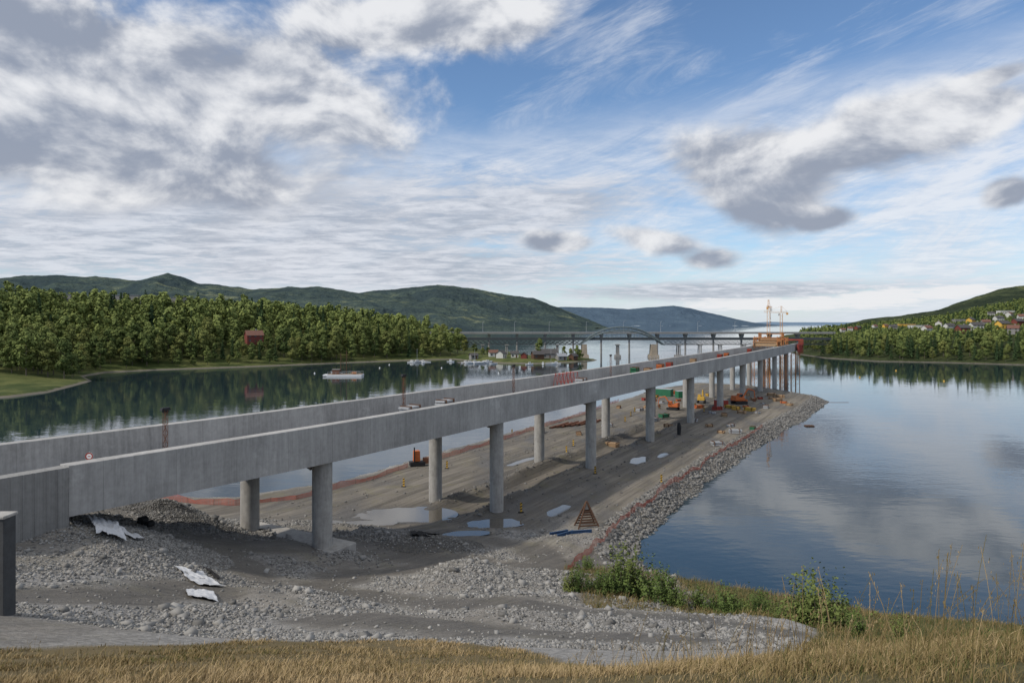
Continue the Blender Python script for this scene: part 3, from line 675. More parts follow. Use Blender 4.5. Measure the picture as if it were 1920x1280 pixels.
for i,px_ in enumerate([1048,1055,1062,1069,1076]):
    s,x_,y_,z_=on_deck(px_,-7.4); e=MB()
    for q in(-1,1): e.cyl((q*0.9,-0.6,0),(q*0.9,0,2.8),0.035,n=4).cyl((q*0.9,0.6,0),(q*0.9,0,2.8),0.035,n=4)
    e.cyl((-1.0,0,2.8),(1.0,0,2.8),0.04,n=4).cyl((-0.9,-0.4,1.4),(0.9,-0.4,1.4),0.03,n=4).cyl((-0.9,-0.6,0),(0.9,0,2.8),0.03,n=4)
    o=e.make('steel_trestle',M['red'],loc=(x_,y_,z_),rz=bang+1.2); tag(o,'red steel trestle frame standing on the bridge deck','trestle','red trestles on the bridge deck')
def crate(name,x,y,z,d,m,rz,label,cat,group='building materials on the site'):
    e=empty(name,(x,y,z),rz); tag(e,label,cat,group)
    b=MB(); n_=max(2,int(d[2]/0.28))
    for i in range(n_):
        zz=(i+0.5)*d[2]/n_
        b.box((random.uniform(-.08,.08)*d[0],random.uniform(-.05,.05)*d[1],zz),(d[0]*random.uniform(0.85,1),d[1]*random.uniform(0.85,1),d[2]/n_*0.7))
    b.make('planks' if m in(M['wood'],M['brownwood']) else 'panels',m,e)
    for sx in(-0.33,0.33):
        b=MB(); b.box((sx*d[0],0,d[2]/2+0.03),(0.1,d[1]*1.08,d[2]+0.1)); b.make('strap',M['brownwood'] if m!=M['brownwood'] else M['galv'],e)
    return e
def container(x,y,z,L,m,rz,label,hh=2.5):
    e=empty('site_container',(x,y,z),rz); tag(e,label,'container','containers on the site')
    b=MB(); W=2.4; b.box((0,0,hh/2),(L,W,hh)); k=int(L/0.4)
    for i in range(k):
        xx=-L/2+(i+0.5)*L/k
        for sg in(-1,1): b.box((xx,sg*(W/2+0.03),hh/2),(0.2,0.08,hh-0.3))
    b.make('shell',m,e)
    b=MB(); b.box((L/2+0.04,0,hh/2),(0.06,W-0.3,hh-0.3)); b.make('door',M['galv'],e)
    b=MB(); b.box((0,0,hh+0.04),(L+0.06,W+0.1,0.08)); b.make('roof',M['galv'],e)
    return e
def excavator(x,y,z,rz,m,label,sc=1.0):
    e=empty('excavator',(x,y,z),rz); e.scale=(sc,)*3; tag(e,label,'excavator')
    for sg in(-1,1):
        b=MB(); prof=[(-1.9,0.35),(-1.6,0.0),(1.6,0.0),(1.9,0.35),(1.9,0.6),(1.6,0.85),(-1.6,0.85),(-1.9,0.6)]
        b.add([(px_,sg*1.2-0.28,pz) for px_,pz in prof]+[(px_,sg*1.2+0.28,pz) for px_,pz in prof],[(i,(i+1)%8,8+(i+1)%8,8+i) for i in range(8)]+[tuple(range(8)),tuple(range(15,7,-1))]); b.make('track',M['black'],e)
    b=MB(); b.box((-0.4,0,1.5),(3.2,2.5,0.9),tx=0.95); b.box((-1.5,0,1.95),(1.0,2.3,0.9),tx=0.8); b.cyl((0,0,0.8),(0,0,1.1),0.8,n=14); b.make('body',m,e,bevel=0.05)
    b=MB(); b.box((0.7,0.75,2.1),(1.4,1.0,1.7),tx=0.85); cb=b.make('cab',m,e,bevel=0.05)
    b=MB(); b.box((0.85,0.72,2.3),(1.3,1.06,0.9),tx=0.85); b.make('window',M['glass'],cb)
    b=MB(); b.cyl((0.9,-0.2,1.6),(2.8,-0.2,4.3),0.24,0.2,6).cyl((2.8,-0.2,4.3),(4.9,-0.2,3.7),0.2,0.15,6); b.make('boom',m,e)
    b=MB(); b.cyl((4.9,-0.2,3.7),(5.2,-0.2,1.4),0.16,0.12,6); b.make('stick',m,e)
    b=MB(); b.box((4.9,-0.2,1.0),(0.8,0.9,0.8),ry=0.4,tx=0.6); b.make('bucket',M['rust'],e)
    return e
for (px_,t,kind,hh) in [(1190,-6,'g',2.2),(1238,-5,'o',2.2),(1255,-7,'r',1.9),(1350,-5,'r',2.2),(1362,-6.5,'o',2.0),(1405,-5,'r',2.4),(1300,-6,'w',2.0),(770,-5,'p',1.8),(835,-5,'p',1.9),(1090,-5,'p',1.9),(1215,-4,'w',2.0)]:
    s,x_,y_,z_=on_deck(px_,t); mm={'g':M['green'],'o':M['orange'],'r':M['red'],'w':M['wood'],'p':M['galv']}[kind]
    crate('material_stack',x_,y_,z_,(2.8,1.4,hh),mm,bang+0.1,{'g':'green machine crate standing on the bridge deck','o':'orange stacked formwork panels on the bridge deck','r':'red stacked formwork panels on the bridge deck','w':'stack of timber on the bridge deck','p':'stack of galvanised panels on the bridge deck'}[kind],'building material')
rail=empty('safety_railing',(R0[0],R0[1],0),bang); tag(rail,'thin steel safety railing along the far bridge parapet','railing')
b=MB()
for zz in (0.55,1.05):
    for i in range(30): s0=90+i*5.5; b.cyl((s0,10.3,ztop(s0)+zz),(s0+5.5,10.3,ztop(s0+5.5)+zz),0.025,n=4)
b.make('rail',M['galv'],rail)
for i in range(60):
    s0=90+i*2.75; b=MB(); b.cyl((s0,10.3,ztop(s0)),(s0,10.3,ztop(s0)+1.1),0.03,n=4); b.make('post',M['galv'],rail)
tw=empty('falsework_tower',(R0[0],R0[1],0),bang); tag(tw,'rusty orange falsework towers carrying timber formwork at the bridge end','scaffolding')
for s0 in (240,254,268,280):
    for yy in(-1.8,4.6,10.8):
        b=MB(); b.lattice((s0,yy,-1),(s0,yy,12.1),1.7,7,0.09); b.make('support_tower',M['scaf'],tw)
for s0,hh,wd in((242,3.4,7),(252,4.8,6),(263,3.0,7)):
    b=MB(); zb=15.6
    for i in range(5):
        sx=s0-wd/2+i*wd/4
        for yy in(0.2,9.0): b.box((sx,yy,zb+hh/2),(0.22,0.22,hh+random.uniform(0,1.4)))
        b.box((sx,4.6,zb+hh),(0.2,9.4,0.22)); b.box((sx,4.6,zb+hh*0.5),(0.15,9.2,0.18))
    for zz in(0.4,hh*0.5,hh): b.box((s0,0.0,zb+zz),(wd+0.6,0.15,0.2)); b.box((s0,9.2,zb+zz),(wd+0.6,0.15,0.2))
    b.make('scaffold_frame',M['scaf'],tw)
    b=MB()
    for i in range(4):
        if random.random()<0.75: b.box((s0-wd/2+(i+0.5)*wd/4,0.35,zb+hh*0.3),(wd/4-0.25,0.08,hh*random.uniform(0.4,0.75)))
        if random.random()<0.75: b.box((s0-wd/2+(i+0.5)*wd/4,8.8,zb+hh*0.35),(wd/4-0.25,0.08,hh*random.uniform(0.5,0.9)))
    b.box((s0-wd/2+0.4,4.6,zb+hh*0.32),(0.1,7.5,hh*0.55)); b.make('formwork',M['wood'],tw)
tv=empty('form_traveller',(R0[0],R0[1],0),bang); tag(tv,'red steel form traveller wrapped around the girder end','formwork machine')
b=MB(); b.box((284,-2.2,13.9),(14,0.4,3.6)); b.box((284,11.6,13.9),(14,0.4,3.6)); b.make('side_panel',M['red'],tv)
b=MB()
for i in range(5):
    for yy in(-2.7,12.1): b.box((277+i*3.4,yy,14.3),(0.22,0.22,6.4))
    b.box((277+i*3.4,4.7,17.4),(0.25,15,0.3))
b.box((284,4.7,17.7),(14,0.6,0.3)); b.make('frame',M['red'],tv)
def crane(px_,Y_,mast,jibdir,jl,m,label,base=0.0):
    x=wx(px_,Y_); e=empty('tower_crane',(x,Y_,base),jibdir); tag(e,label,'crane','tower cranes')
    hh=mast-base
    b=MB(); b.lattice((0,0,0),(0,0,hh),1.1,int(hh/1.8),0.07); b.make('mast',m,e)
    b=MB(); b.lattice((0,0,hh+0.5),(jl,0,hh+0.9),0.65,int(jl/1.6),0.05); b.make('jib',m,e)
    b=MB(); b.lattice((0,0,hh+0.5),(-jl*0.35,0,hh+0.5),0.65,4,0.05); b.box((-jl*0.33,0,hh-0.1),(0.9,0.8,1.0)); b.make('counter_jib',m,e)
    b=MB(); b.lattice((0,0,hh+0.5),(0,0,hh+3.6),0.5,3,0.06); b.cyl((0,0,hh+3.6),(jl*0.75,0,hh+1.3),0.035,n=4).cyl((0,0,hh+3.6),(-jl*0.33,0,hh+1),0.035,n=4); b.make('tower_head',m,e)
    b=MB(); b.box((0.9,-0.9,hh-0.6),(0.9,0.8,1.1)); b.make('cab',M['white'],e)
    b=MB(); b.cyl((jl*0.6,0,hh+0.4),(jl*0.6,0,hh-4),0.04,n=4); b.box((jl*0.6,0,hh-4.2),(0.35,0.2,0.5)); b.make('hook',M['black'],e)
crane(1441,285,31.0,math.radians(66),20,M['craneyellow'],'tall yellow tower crane at the working end of the bridge')
crane(1465,330,29.5,math.radians(165),8,M['craneyellow'],'shorter yellow tower crane behind the formwork')
# ---------------------------------------------------------------- old bridges
old=empty('arch_bridge',(wx(1165,500),500,0)); tag(old,'old steel railway bridge with trussed arch span on stone piers','bridge')
x0=wx(1086,500)-wx(1165,500); x1=-x0; za=12.2; zt=14.0
b=MB(); b.box((20,0,(za+zt)/2),(265,6,0.9)); b.box((20,-3,zt-0.1),(265,0.3,1.2)); b.box((20,3,zt-0.1),(265,0.3,1.2))
b.make('deck',M['steel'],old)
b=MB()
def arc(u,top): return (za-3.2)+(13.2 if top else 10.4)*(1-abs(2*u-1)**2.2)
for yy in(-3.4,3.4):
    N_=18
    for i in range(N_):
        u,v=i/N_,(i+1)/N_; X0=x0+(x1-x0)*u; X1=x0+(x1-x0)*v
        b.cyl((X0,yy,arc(u,0)),(X1,yy,arc(v,0)),0.36,n=5); b.cyl((X0,yy,arc(u,1)),(X1,yy,arc(v,1)),0.40,n=5)
        b.cyl((X0,yy,arc(u,0)),(X1,yy,arc(v,1)),0.18,n=4); b.cyl((X0,yy,arc(u,1)),(X1,yy,arc(v,0)),0.18,n=4)
        if arc(u,0)>zt: b.cyl((X0,yy,zt),(X0,yy,arc(u,0)),0.16,n=4)
for i in range(3,16):
    u=i/18; X0=x0+(x1-x0)*u; b.cyl((X0,-3.4,arc(u,1)),(X0,3.4,arc(u,1)),0.15,n=4)
b.make('arch',M['greysteel'],old)
for (a,c) in((-112,x0),(x1,152)):
    b=MB(); n_=int((c-a)/3.5)
    for yy in(-2.6,2.6):
        b.box(((a+c)/2,yy,za-2.8),(c-a,0.35,0.4))
        for i in range(n_):
            X0=a+(c-a)*i/n_;X1=a+(c-a)*(i+1)/n_
            b.cyl((X0,yy,za-2.6),(X1,yy,za),0.16,n=4); b.cyl((X0,yy,za),(X1,yy,za-2.6),0.16,n=4)
    b.make('lattice_girder',M['steel'],old)
for px_,wd,st in [(1095,4.2,1),(1225,4.6,1),(1158,2.4,0),(905,2.0,0),(950,2.2,0),(1005,2.2,0),(1045,2.2,0),(1272,3.2,0),(1312,2.4,0),(1350,2.4,0),(1395,2.4,0)]:
    xx=wx(px_,500)-wx(1165,500); b=MB()
    if st: b.box((xx,0,4.2),(wd,9,10.5),tx=0.82,ty=0.85); b.box((xx,0,0.8),(wd+2.2,11,2.6),tx=0.9,ty=0.9)
    else:
        for q in(-1,1): b.cyl((xx+q*wd*0.32,-2.2*q,-2),(xx+q*wd*0.2,-2.0*q,za-2.6),0.45,0.35,8); b.cyl((xx+q*wd*0.32,2.2*q,-2),(xx+q*wd*0.2,2.0*q,za-2.6),0.45,0.35,8)
        b.box((xx,0,za-3.0),(wd+0.6,6,0.7)); b.box((xx,0,0.6),(wd+1.8,7,2.4),tx=0.9)
    b.make('pier',M['stone'] if st else M['oldconc'],old)
rb=empty('road_bridge',(wx(1150,560),560,0)); tag(rb,'long slender concrete road bridge crossing the lake','bridge')
b=MB(); b.box((15,0,17.0),(330,9,1.3)); b.make('deck',M['oldconc'],rb)
b=MB(); b.box((15,-4.7,18.1),(330,0.12,0.15)); b.box((15,-4.7,17.8),(330,0.1,0.1))
for i in range(165): b.box((-149+i*2,-4.7,17.9),(0.12,0.1,0.5))
b.make('guard_rail',M['galv'],rb)
for k in range(13):
    xx=-125+k*23; b=MB(); b.cyl((xx,0,-2),(xx,0,12),0.8,0.8,10); b.add([(xx-1,-1,12),(xx+1,-1,12),(xx+1,1,12),(xx-1,1,12),(xx-1.2,-3.8,16.34),(xx+1.2,-3.8,16.34),(xx+1.2,3.8,16.34),(xx-1.2,3.8,16.34)],[(0,1,5,4),(1,2,6,5),(2,3,7,6),(3,0,4,7)]); b.make('pier',M['oldconc'],rb)
l0=empty('street_lamp',(wx(905,560),563,17.66)); tag(l0,'thin grey street lamp on the road bridge','street lamp','lamps on the road bridge')
b=MB(); b.cyl((0,0,0),(0,0,8.5),0.12,0.08,6).cyl((0,0,8.5),(1.6,0,8.9),0.07,n=5); b.make('pole',M['galv'],l0)
b=MB(); b.box((1.9,0,8.88),(0.9,0.35,0.16)); b.make('lamp_head',M['steel'],l0)
for px_ in (965,1030,1100,1170,1240,1310,1380): clone(l0,(wx(px_,560),563,17.66))
# ---------------------------------------------------------------- boats, barge, jetty
def boat(x,y,L,rz,m,label,cabin=True,mast=False):
    e=empty('motor_boat' if not mast else 'sailing_boat',(x,y,0),rz); tag(e,label,'boat','boats moored in the marina')
    W=L*0.3; st=[(-0.5,0.8,0.0),(-0.2,1,0.0),(0.2,0.95,0.05),(0.4,0.55,0.14),(0.5,0.04,0.2)]; V=[]
    for u,w,zz in st: V+=[(u*L,-w*W/2,0.14*L*0.8+zz*L*0.4),(u*L*0.92,-w*W*0.3,-0.15),(u*L*0.92,w*W*0.3,-0.15),(u*L,w*W/2,0.14*L*0.8+zz*L*0.4)]
    Fc=[(0,1,2,3)]
    for i in range(4):
        for k in range(3): Fc.append((i*4+k,i*4+4+k,i*4+5+k,i*4+k+1))
        Fc.append((i*4+3,i*4+7,i*4+4,i*4))
    b=MB(); b.add(V,Fc); b.make('hull',m,e)
    zt_=0.11*L
    if cabin:
        b=MB(); b.box((0,0,zt_+0.5),(L*0.35,W*0.7,1.1),tx=0.8,ty=0.85); b.make('cabin',M['white'],e)
        b=MB(); b.box((0.0,0,zt_+0.68),(L*0.34,W*0.69,0.32),tx=0.93,ty=1.0); b.make('window',M['glass'],e)
    if mast:
        b=MB(); b.cyl((0,0,0.5),(0,0,L*1.25),0.07,n=5).cyl((0,0,1.6),(-L*0.4,0,1.7),0.06,n=5); b.make('mast',M['galv'],e)
    return e
i=0
for (px_,Y_,L) in [(772,430,6),(782,432,7),(793,430,6),(801,436,5),(873,425,6),(881,422,7),(890,424,7),(899,421,8),(907,424,6),(914,430,7),(845,440,5),(1033,412,7),(1043,415,6),(993,408,5),(1018,410,5),(925,418,5)]:
    i+=1; boat(wx(px_,Y_),Y_,L,random.uniform(-0.5,3.4),M['hull'],'small white motor boat moored near the marina',i%4!=0,i in(2,7,12))
for (px_,py_) in [(712,690),(730,684),(828,690),(935,700),(1350,700),(1612,708),(1680,695),(1770,715),(1300,705),(590,700)]:
    Y_=31360/(py_-607); b=MB(); b.cyl((0,0,-0.2),(0,0,0.45),0.4,0.3,10).cyl((0,0,0.45),(0,0,0.7),0.12,n=6)
    o=b.make('mooring_buoy',M['white'] if px_<1200 else M['yellow'],smooth=True,loc=(wx(px_,Y_),Y_,0)); tag(o,'small round mooring buoy floating on the lake','buoy','buoys on the lake')
je=empty('jetty',(wx(895,432),432,0)); tag(je,'narrow timber floating jetty in the marina','jetty')
b=MB(); b.box((0,0,0.45),(26,1.6,0.25)); b.box((-8,-5,0.45),(1.0,9,0.2)); b.box((2,-5,0.45),(1.0,9,0.2)); b.make('walkway',M['deckboard'],je)
for q in range(5): b=MB(); b.box((-11+q*5.5,0,0.1),(2,1.4,0.5)); b.make('float',M['oldconc'],je)
Yb=31360/(705-607); bx=wx(648,Yb)
ba=empty('work_barge',(bx,Yb,0),0.05); tag(ba,'wide timber decked work barge with masts, railings and small huts','barge')
b=MB(); b.box((0,0,0.35),(16,7,1.1)); b.box((-9.0,0,0.5),(2.05,5,0.8)); b.make('hull',M['hull'],ba,bevel=0.1)
b=MB(); b.box((0,0,0.98),(15.6,6.8,0.15)); b.make('deck',M['deckboard'],ba)
b=MB()
for q in range(9): b.cyl((-7.6+q*1.9,-3.3,1),(-7.6+q*1.9,-3.3,2.1),0.06,n=4).cyl((-7.6+q*1.9,3.3,1),(-7.6+q*1.9,3.3,2.1),0.06,n=4)
for yy in(-3.3,3.3): b.box((0,yy,2.1),(15.4,0.09,0.1))
b.make('railing',M['galv'],ba)
b=MB(); b.box((-4.5,0.6,2.0),(3.2,2.6,2.0)); b.make('hut',M['rust'],ba)
b=MB(); b.box((-4.5,0.6,3.1),(3.6,3.0,0.2)); b.make('hut_roof',M['wallg'],ba)
for q,hh in((-2.3,11),(0.3,12)):
    b=MB(); b.cyl((q,0.5,1),(q,0.5,hh),0.2,0.14,6).cyl((q,0.5,hh-1),(q+2.2,0.5,1.2),0.06,n=4); b.make('mast',M['brownwood'],ba)
b=MB(); b.box((4,0,1.6),(2.2,1.4,0.9)); b.make('equipment_box',M['scaf'],ba)
boat(wx(631,Yb+12),Yb+12,6,2.8,M['hull'],'small dinghy moored beside the work barge')
# ---------------------------------------------------------------- site things
def gi(x,y): return float(gz(np.array([x]),np.array([y]))[0])
def site(px_,py_):
    Y_=29440/(py_-607); x=wx(px_,Y_); return x,Y_,gi(x,Y_)
d0=empty('marker_post',(0,0,0)); tag(d0,'yellow traffic marker board on a rubber foot','traffic marker','traffic markers on the site')
b=MB(); b.box((0,0,0.06),(0.7,0.35,0.12),tx=0.85); b.make('foot',M['black'],d0)
b=MB(); b.box((0,0,0.68),(0.28,0.05,1.1)); bo_=b.make('board',M['yellow'],d0)
for q in range(3):
    b=MB(); b.add([(-0.14,-0.03,0.3+q*0.35),(0.14,-0.03,0.4+q*0.35),(0.14,-0.03,0.54+q*0.35),(-0.14,-0.03,0.44+q*0.35)],[(0,1,2,3)]); b.make('stripe',M['black'],bo_)
first=True
for (px_,py_) in [(977,960),(1116,888),(1003,832),(1062,850),(1075,836),(1183,780),(1190,772),(960,800),(1172,790),(1100,800),(1240,905),(1265,760),(1320,772),(1237,765),(838,878),(757,912)]:
    x,y,z=site(px_,py_)
    if first: d0.location=(x,y,z);d0.rotation_euler[2]=0.2; first=False
    else: clone(d0,(x,y,z-0.02),random.uniform(-0.6,0.6))
x,y,z=site(781,873); e=empty('drilling_unit',(x,y,z),0.3); tag(e,'small orange drilling unit with upright feed beam','construction machine')
b=MB(); b.box((0,0,1.6),(1.1,1.0,1.7),tx=0.9); b.make('housing',M['orange'],e,bevel=0.05)
b=MB(); b.box((0.1,0,0.4),(2.4,1.5,0.6)); b.make('track',M['black'],e)
b=MB(); b.box((-0.45,-0.62,1.7),(0.18,0.2,2.8)); b.make('feed_beam',M['black'],e)
b=MB(); b.box((1.6,0,0.8),(1.2,0.9,0.9),tx=0.8); b.make('engine',M['rust'],e)
x,y,z=site(1100,984); e=empty('timber_frame',(x,y,z),0.25); tag(e,'brown timber A-frame stand with crossbars on the causeway','timber frame')
for yy in(-0.7,0.7):
    for q in(-1,1): b=MB(); b.cyl((q*1.25,yy,0),(q*0.03,0,2.9),0.09,n=6); b.make('leg',M['brownwood'],e)
for zz in(0.3,0.6,0.9,1.2,1.5,1.8):
    w=1.25*(1-zz/2.9)
    for sg in(-1,1): b=MB(); b.box((0,sg*0.74*(1-zz/2.9),zz),(2*w+0.2,0.06,0.16)); b.make('crossbar',M['brownwood'],e)
for (px_,py_,rz) in[(1048,1000,0.5),(1060,1003,0.7),(1090,1000,0.2)]:
    x,y,z=site(px_,py_); b=MB(); b.box((0,0,0.3),(2.4,0.16,0.05)).box((0,0,0.03),(2.4,0.16,0.05)).box((0,0,0.165),(2.4,0.05,0.22))
    for q in(-1.0,0,1.0): b.box((q,0,0.165),(0.05,0.15,0.21))
    o=b.make('steel_beam',M['blue'],loc=(x,y,z+0.02),rz=rz); tag(o,'blue steel I-beam lying on the muddy causeway','beam','blue beams on the ground')
for q in range(9):
    x,y,z=site(1045+q*9,800-q*1.0); b=MB(); b.add([(-3.5,-0.3,0),(3.5,-0.3,0),(3.5,-0.15,0.35),(-3.5,-0.15,0.35),(3.5,0.15,0.35),(-3.5,0.15,0.35),(3.5,0.3,0),(-3.5,0.3,0)],[(0,1,2,3),(3,2,4,5),(5,4,6,7)])
    o=b.make('sheet_pile',M['rust'],loc=(x,y,z+0.05+0.15*(q%2)),rz=bang+0.05*(q%3)); tag(o,'rusty steel sheet pile lying on the causeway','steel pile','rusty sheet piles in a row')
items=[(1210,750,'r'),(1222,752,'o'),(1246,742,'G'),(1230,745,'y'),(1272,752,'o'),(1290,756,'o'),(1300,760,'y'),(1280,745,'G2'),(1262,738,'o'),(1352,762,'R'),(1368,765,'y'),(1380,768,'y'),(1396,752,'o'),(1385,745,'o'),(1412,750,'w'),(1378,752,'r'),(1430,758,'p'),(1411,805,'g'),(1446,748,'w'),(1458,752,'w'),(1446,742,'w'),(1470,756,'o'),(1330,742,'y'),(1318,748,'o'),(1245,782,'g'),(1253,800,'w'),(1398,764,'o'),(1425,748,'r'),(1480,760,'w'),(1462,745,'w'),(1358,780,'w'),(1335,775,'p'),(1400,742,'w'),(1436,765,'p'),(1200,770,'p'),(1140,800,'p'),(1370,800,'p'),(1352,812,'w'),(1378,812,'p'),(1345,835,'p'),(1225,790,'p'),(1420,775,'p'),(1160,765,'w'),(1295,742,'w'),(1405,770,'y'),(1390,775,'w'),(1345,768,'r'),(1310,765,'o'),(1215,765,'w'),(1240,756,'p'),(1085,815,'w'),(1012,812,'p'),(1150,830,'w'),(930,850,'p'),(1330,800,'w'),(1300,790,'p')]
nm={'r':'red','o':'orange','y':'yellow','w':'raw timber','g':'green','p':'grey'}
for (px_,py_,k) in items:
    x,y,z=site(px_,py_)
    if k=='G': container(x,y,z,5,M['green'],bang+1.5,'green site container on the causeway',2.2)
    elif k=='G2': container(x,y,z,4,M['green'],0.2,'green site container on the causeway',2.0)
    elif k=='R': container(x,y,z,3.0,M['red'],0.4,'red site container on the causeway',1.8)
    else:
        mm={'r':M['red'],'o':M['orange'],'y':M['yellow'],'w':M['wood'],'g':M['green'],'p':M['galv']}[k]
        sc=random.uniform(0.55,1.0); crate('material_stack',x,y,z,(3.0*sc,1.5*sc,0.95*sc),mm,random.uniform(0,3),'stack of %s formwork panels on the causeway'%nm[k],'building material')
x,y,z=site(1386,757); excavator(x,y,z,0.3,M['orange'],'orange tracked excavator among stacks on the causeway')
x,y,z=site(1262,768); excavator(x,y,z,2.6,M['orange'],'orange tracked excavator near the bridge piers',0.8)
x,y,z=site(1315,755); excavator(x,y,z,1.2,M['yellow'],'yellow tracked excavator beside the bridge piers',0.8)
x,y,z=site(1273,815); b=MB(); b.cyl((0,0,0),(0.05,0,1.6),0.38,0.46,10).cyl((0.05,0,1.6),(0,0,2.5),0.46,0.3,10); o=b.make('wrapped_post',M['black'],loc=(x,y,z),smooth=True); tag(o,'dark wrapped post standing on the causeway','post')
x,y,z=site(1508,787); b=MB(); b.box((0,0,-0.3),(2,1.4,0.3)).box((0,0,-0.1),(1.8,1.2,0.12)); o=b.make('raft',M['brownwood'],loc=(x+1.2,y,0.3)); tag(o,'small dark raft beside the rock edge','raft')
b=MB(); [b.cyl((q*1.0,0,0.02),(q*1.0+1.0,0.05*(q%2),0.02),0.05,n=6) for q in range(7)]; o=b.make('floating_boom',M['rust'],loc=(wx(1549,213),213,0)); tag(o,'thin floating boom reaching out from the rock edge','boom')
m,nt,b_=new_mat('puddle_water'); b_.inputs['Base Color'].default_value=(0.10,0.088,0.07,1); b_.inputs['Roughness'].default_value=0.05; b_.inputs['Specular IOR Level'].default_value=0.7; M['pud']=m
for (px_,py_,L_,W_,r_),(x,y,_a,_b,_c) in zip(PUD,PUDW):
    V=[(0,0,0)]+[(math.cos(2*math.pi*i/40)*L_*1.3,math.sin(2*math.pi*i/40)*W_*1.3,0) for i in range(40)]
    zz=1.5-0.155 if y>84 else gi(x,y)+0.15
    b=MB(); b.add(V,[(0,i+1,(i+1)%40+1) for i in range(40)]); struct(b.make('puddle',M['pud'],loc=(x,y,zz),rz=r_))
def fence(pts,label):
    P_=[]
    for a,b in zip(pts[:-1],pts[1:]):
        a=np.array(a,float);b=np.array(b,float);k=max(1,int(np.hypot(*(b-a))/0.8))
        for i in range(k): P_.append(a+(b-a)*i/k)
    P_.append(np.array(pts[-1],float)); P_=np.array(P_); P_=P_+np.stack([fbm(P_[:,0]/2,P_[:,1]/2,5),fbm(P_[:,0]/2,P_[:,1]/2,6)],1)*0.9
    z=gz(P_[:,0],P_[:,1]); e=empty('safety_fence',(P_[0][0],P_[0][1],z[0])); tag(e,label,'fence')
    o=np.array([P_[0][0],P_[0][1],z[0]]); Q=np.column_stack([P_,z])-o; b=MB()
    top=np.clip(0.66+fbm(P_[:,0]/2,P_[:,1]/2,8)*1.2,0.2,1.0)
    for i in range(len(Q)-1):
        for u in np.linspace(0.06,1,8):
            p=Q[i]+[0,0,u*top[i]];q=Q[i+1]+[0,0,u*top[i+1]]; w=0.03 if u<0.95 else 0.06
            b.add([p+[0,0,-w/2],q+[0,0,-w/2],q+[0,0,w/2],p+[0,0,w/2]],[(0,1,2,3)])
        for u in np.arange(0,1,0.2):
            p=Q[i]*(1-u)+Q[i+1]*u; t=(top[i]*(1-u)+top[i+1]*u); d=(Q[i+1]-Q[i]); d=d/np.linalg.norm(d)*0.018
            b.add([p-d,p+d,p+d+[0,0,t],p-d+[0,0,t]],[(0,1,2,3)])
    b.make('net',M['fencered'],e)
    for i in range(0,len(Q),4):
        b=MB(); b.cyl(Q[i]+[0,0,-0.2],Q[i]+[random.uniform(-.06,.06),0,top[i]+0.1],0.022,n=5); b.make('post',M['rust'],e)
pxw=lambda l:[site(a,b)[:2] for a,b in l]
fence(pxw([(300,948),(440,948),(560,935),(640,914),(700,898),(765,876)]),'orange plastic net fence along the water edge of the causeway')
fence(pxw([(800,868),(900,838),(1000,806),(1090,778),(1160,752)]),'orange plastic net fence along the water edge of the causeway')
fence([(4.7,57.8),(6.0,63),(9.2,71),(12.8,80),(17.5,88),(24,100),(34,117),(46,136),(56,152)],'sagging orange plastic net fence beside the rock edge')
def cloth(name,cx_,cy_,L,W,rz,label,m=None,lift=0.10,fold=0.08):
    u=np.linspace(-0.5,0.5,40);v=np.linspace(-0.5,0.5,22); U,Vv,Fq=grid(u,v)
    ed=1+0.45*fbm(U*3+cx_,Vv*3,3); c,s_=math.cos(rz),math.sin(rz)
    X=cx_+(U*L*c-Vv*W*s_)*ed; Y=cy_+(U*L*s_+Vv*W*c)*ed
    Z=gz(X,Y)+lift+np.abs(fbm(U*3+Vv*6,Vv*3-U*2,4))*fold*3
    o=mesh_np(name,np.stack([X,Y,Z],-1).reshape(-1,3),Fq,m or M['tarp'],smooth=True); tag(o,label,'tarpaulin'); return o
cloth('geotextile_sheet',wx(372,39),39.3,3.6,1.5,-0.8,'long white geotextile sheet lying on the gravel')
cloth('geotextile_sheet',wx(348,39.5),40.0,2.2,0.6,-0.5,'narrow white geotextile strip lying on the gravel')
cloth('geotextile_sheet',wx(374,35),35.2,1.3,2.0,0.5,'small white geotextile sheet lying on the gravel')
cloth('geotextile_sheet',wx(200,41.5),41.5,3.6,1.5,-0.9,'pale membrane spilling down the slope below the abutment',lift=0.3,fold=0.2)
cloth('geotextile_sheet',wx(232,42),42.3,2.0,0.7,-0.3,'pale membrane strip on the slope below the abutment',lift=0.2,fold=0.12)
cloth('black_sheet',wx(795,67),67,2.8,2.2,0.4,'folded black plastic sheet on a gravel heap',M['black'],fold=0.2,lift=0.2)
cloth('black_sheet',wx(405,42),41.5,2.2,0.35,-0.8,'strip of black membrane on the gravel slope',M['black'],fold=0.1)
for (px_,Y_,r) in [(352,74,0.45),(268,50,0.3),(280,49.5,0.25)]:
    x=wx(px_,Y_); z=gi(x,Y_); b=MB(); b.cyl((-0.25,0,r),(0.25,0,r),r,n=16).cyl((-0.27,0,r),(0.27,0,r),r*0.5,n=12); o=b.make('cable_drum' if px_>300 else 'pipe_coil',M['black'],loc=(x,Y_,z),rz=1.2,smooth=True); tag(o,'small black coil lying on the gravel','coil')
x=wx(-22,22); z=gi(x,22)-0.3; e=empty('concrete_pillar',(x,22,z),0.0); tag(e,'dark concrete wall end with projecting cap stone','wall')
hh=wz(968,22)-z
b=MB(); b.box((0.15,0.0,hh/2),(1.1,0.55,hh)); b.make('wall',M['cabinet'],e,bevel=0.02)
b=MB(); b.box((0.15,0.0,hh+0.04),(1.18,0.66,0.10)); b.make('cap',M['pier'],e,bevel=0.02)
